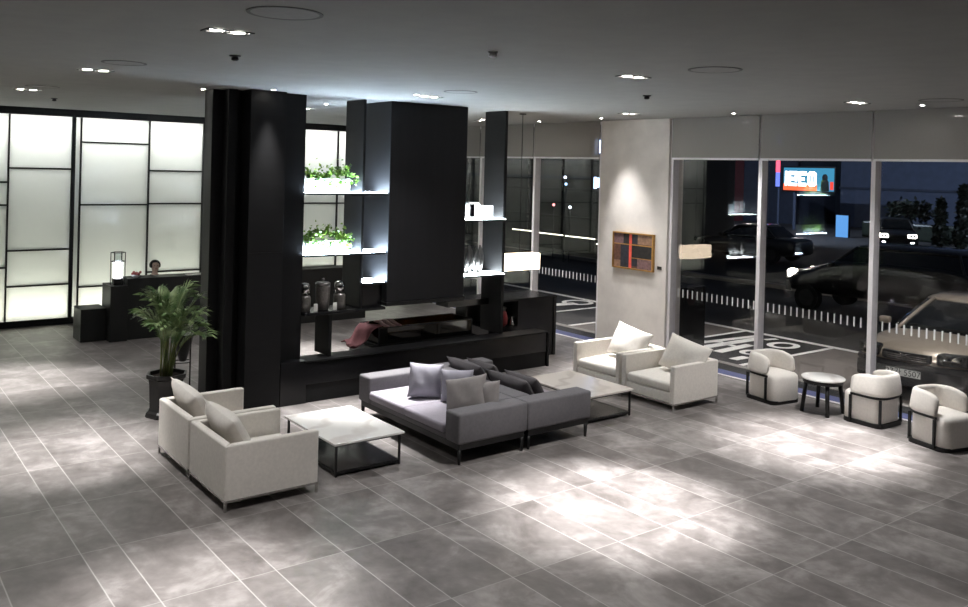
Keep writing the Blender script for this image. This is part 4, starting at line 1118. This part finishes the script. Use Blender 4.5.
# billboard
bb = thing('billboard', 'glowing video billboard on a post seen above the black car', 'sign', (-31.6, 50, 0))
BX0, BX1, BZ0, BZ1 = -33.3, -29.75, 2.55, 4.0
MB().box(BX0 - .1, BX1 + .1, 50, 50.4, BZ0 - .1, BZ1 + .1).build('cabinet', BLACKM, bb); MB().cyl((-32.6, 50.2, 0), (-32.6, 50.2, BZ0 - .1), .10).build('post', FACADE, bb)
sc_ = MB().box(BX0, BX1, 49.97, 49.999, BZ0, BZ1).build('screen', emit('screen_teal', (70, 150, 190), .55), bb)
MB().box(BX0, BX0 + 2.4, 49.955, 49.969, BZ0, BZ0 + .42).build('orange_band', emit('screen_orange', (235, 96, 60), 1.0), sc_)
gl = MB(); xx = BX0 + .12
for wd, parts in ((.16, [(0, 1, 0, 1)]), (.62, [(0, .25, 0, 1), (.25, .75, .75, 1), (.25, .75, .36, .6), (.75, 1, .3, 1), (.3, 1, 0, .2)]), (.55, [(0, .3, 0, 1), (.3, 1, .72, 1), (.3, .8, .38, .58), (.3, 1, 0, .22)]), (.62, [(0, .25, .1, .9), (.75, 1, .1, .9), (.2, .8, .75, 1), (.2, .8, 0, .25), (.4, .6, .25, .75)])):
    for a, b, c_, d_ in parts: gl.box(xx + a * wd, xx + b * wd, 49.94, 49.954, BZ0 + .28 + c_ * .95, BZ0 + .28 + d_ * .95)
    xx += wd + .10
gl.build('screen_letters', emit('screen_white', (255, 255, 255), 2.2), sc_)
a_ = MB().lathe([(.05, 0), (.30, .02), (.26, .60), (.18, .72), (.20, .9), (.12, 1.05), (.02, 1.08)], (-30.35, 49.95, BZ0), 20, sy=.05); a_.build('dark_shape', BLACKM, sc_, True)
MB().box(-30.0, BX1 - .02, 49.955, 49.969, BZ0 + .1, BZ0 + .6).build('red_patch', emit('screen_red', (220, 70, 60), .8), sc_)
tw = thing('sign_tower', 'narrow glowing red and violet sign tower left of the billboard', 'sign', (-34.0, 50.2, 0))
MB().cyl((-33.8, 50.2, 0), (-33.8, 50.2, 7.0), .07).build('post', FACADE, tw)
MB().box(-33.92, -33.68, 50.0, 50.12, 3.7, 4.75).build('red_panel', emit('tower_red', (255, 84, 110), 1.3), tw)
MB().box(-33.92, -33.68, 50.0, 50.12, 2.75, 3.69).build('violet_panel', emit('tower_violet', (110, 130, 235), .8), tw)
MB().box(-33.95, -33.6, 50.0, 50.12, 5.6, 6.2).build('blue_panel', emit('tower_blue', (120, 170, 255), 5.0), tw)
for x, y, z, w, h, c_, e_, l in ((-39.6, 49.6, 2.9, .55, .85, (70, 190, 200), .35, 'small teal sign on the maroon building, left one'), (-37.4, 49.6, 2.35, .38, 1.1, (150, 210, 215), .55, 'slim pale teal sign right of the small teal one'), (-27.4, 47, .6, .75, 1.3, (90, 150, 215), .7, 'blue lit panel right of the billboard below it')):
    t = thing('wall_sign', l, 'sign', (x, y, z)); MB().box(x - w / 2 - .04, x + w / 2 + .04, y, y + .15, z - h / 2 - .04, z + h / 2 + .04).build('sign_box', BLACKM, t); MB().box(x - w / 2, x + w / 2, y - .02, y - .001, z - h / 2, z + h / 2).build('sign_face', emit('sign_glow', c_, e_), t)
# blue neon signs by the pier, left window
for z, l, sz in ((4.30, 'blue white lit sign high beside the pier, seen through the blind', .55), (2.98, 'blue white lit sign beside the pier below the blind', .42)):
    t = thing('neon_sign', l, 'sign', (-22.9, 22.6, z)); g = MB(); X = -23.0
    for a, b, c_, d_ in ((0, .2, .0, 1), (.3, .9, .75, .95), (.3, .5, .1, .75), (.7, .9, .1, .75), (.3, .9, .40, .55), (1.0, 1.2, .2, .8)): g.box(X + a * .6, X + b * .6, 22.6, 22.64, z - sz / 2 + c_ * sz, z - sz / 2 + d_ * sz)
    g.build('sign_strokes', emit('neon_blue', (170, 200, 255), 8.0 if z > 4 else 3.0), t); MB().box(X - .05, X + .8, 22.645, 22.75, z - sz / 2 - .05, z + sz / 2 + .05).build('backing', BLACKM, t)
np_ = thing('sign_post', 'dark post carrying the blue white signs beside the pier', 'post', (-22.6, 22.9, 0)); MB().cyl((-22.6, 22.9, 0), (-22.6, 22.9, 4.8), .09).build('post', FACADED, np_)
for (x, z, c_, e_, l) in ((-23.9, 3.15, (220, 230, 255), 3, 'bright white street lamp left of the pier'), (-23.85, 2.9, (160, 210, 255), 1.6, 'pale blue lamp under the white street lamp'), (-24.5, 2.1, (255, 150, 150), 1.6, 'small pink traffic light left of the pier'), (-23.6, 2.05, (230, 240, 255), 3, 'small white traffic light left of the pier')):
    b_ = bmesh.new(); bmesh.ops.create_icosphere(b_, subdivisions=2, radius=.055); bmesh.ops.translate(b_, vec=(x, 22, z), verts=b_.verts); m_ = MB(); m_._merge(b_)
    t = thing('street_light', l, 'light', (x, 22, 0)); m_.build('globe', emit('globe_glow', c_, e_), t, True); MB().cyl((x, 22, 0), (x, 22, z - .12), .02, seg=8).build('post', FACADED, t)
# trees
def tree(label, x, y, h, kind):
    t = thing('tree', label, 'tree', (x, y, 0), 'dark trees beyond the parking lot'); r = random.Random(int(x * 13 + y))
    MB().cyl((x, y, -.01), (x, y, h * .6), .12, .07, 8).build('trunk', BARK, t)
    mb = MB(); n = 700
    for k in range(n):
        if kind == 'cone':
            u = r.random(); a = r.uniform(0, 6.28); R = (1 - u) ** .8 * h * .13 * r.random() ** .3; p = Vector((x + R * math.cos(a), y + R * math.sin(a), .2 + u * h))
        else:
            a = r.uniform(0, 6.28); R = h * .48 * r.random() ** .5; p = Vector((x + R * math.cos(a), y + .6 * R * math.sin(a), h * .78 + r.gauss(0, .09 * h)))
        d = Vector((r.uniform(-1, 1), r.uniform(-1, 1), r.uniform(-1, 1))).normalized(); e = d.orthogonal().normalized(); s = .16
        mb.poly([p, p + d * s + e * s * .5, p + d * s * 2, p + d * s - e * s * .5])
    mb.build('foliage', TREE, t)
tree('wide flat topped dark tree seen above the beige car', -23.0, 46, 2.3, 'flat')
tree('small conical dark tree, left of the two by the right edge', -20.9, 45, 2.2, 'cone')
tree('taller conical dark tree at the right edge', -20.05, 45.5, 2.9, 'cone')
hd = MB(); r = random.Random(3)
tag(MB().box(-27, 0, 48.4, 49.0, -.01, .95, .1).build('hedge', TREE), 'long dark clipped hedge in front of the trees', 'hedge')

# unseen soffit lamps, added to brighten the bays and ground outside
def area(name, loc, size, energy, col, rot=(0, 0, 0), sy=None):
    ld = bpy.data.lights.new(name, 'AREA'); ld.energy = energy; ld.color = col; ld.shape = 'RECTANGLE'; ld.size = size; ld.size_y = sy or size
    o = bpy.data.objects.new(name, ld); COL.objects.link(o); o.location = loc; o.rotation_euler = rot; return o
structure(MB().box(-20, 4.4, WY + .31, 15.2, CZ + .05, CZ + .2).build('soffit', CEIL))
for x, l in ((-16.0, 'added soffit lamp outside, left of the pier'), (-10.4, 'added soffit lamp outside above the painted letters'), (-6.4, 'added soffit lamp outside above the beige car'), (-2.0, 'added soffit lamp outside right of the car')):
    t = thing('added_soffit_lamp', l, 'outdoor light', (x, 14.3, CZ + .05), 'added outdoor soffit lamps')
    MB().lathe([(.07, -.006), (.07, -.002)], (x, 14.3, CZ + .05), 18).build('lamp', LAMP, t)
    spot(t, (x, 14.3, CZ + .02), (x, 14.3, 0), 330 * K, 1.5)

for x, y, l in ((-30.0, 40.0, 'added tall lamp lighting the facades, far off above the billboard level'), (-12.0, 44.0, 'added tall lamp lighting the facades, behind the hedge to the right')):  # lamps and posts added to lighten the far buildings
    t = thing('added_facade_lamp', l, 'added lamp', (x, y, 0), 'added tall facade lamps'); MB().cyl((x, y, 0), (x, y, 7.4), .09, .06).build('post', FACADED, t)
    MB().box(x - .3, x + .3, y - .1, y + .9, 7.4, 7.5).build('lamp_head', FACADED, t); MB().box(x - .2, x + .2, y + .2, y + .8, 7.385, 7.399).build('lamp', LAMP, t)
    spot(t, (x, y + .5, 7.3), (x, y + 9, 0), 2600, 2.6, .6, (.62, .76, 1.0))
# night sky
w = bpy.data.worlds.new('night'); SC.world = w; w.use_nodes = True
bg = w.node_tree.nodes['Background']; bg.inputs[0].default_value = (.05, .07, .12, 1); bg.inputs[1].default_value = .12

SC.view_settings.view_transform = 'Standard'; SC.view_settings.look = 'None'; SC.view_settings.gamma = 1.0
SC.view_settings.use_curve_mapping = False
SC.view_settings.exposure = .95
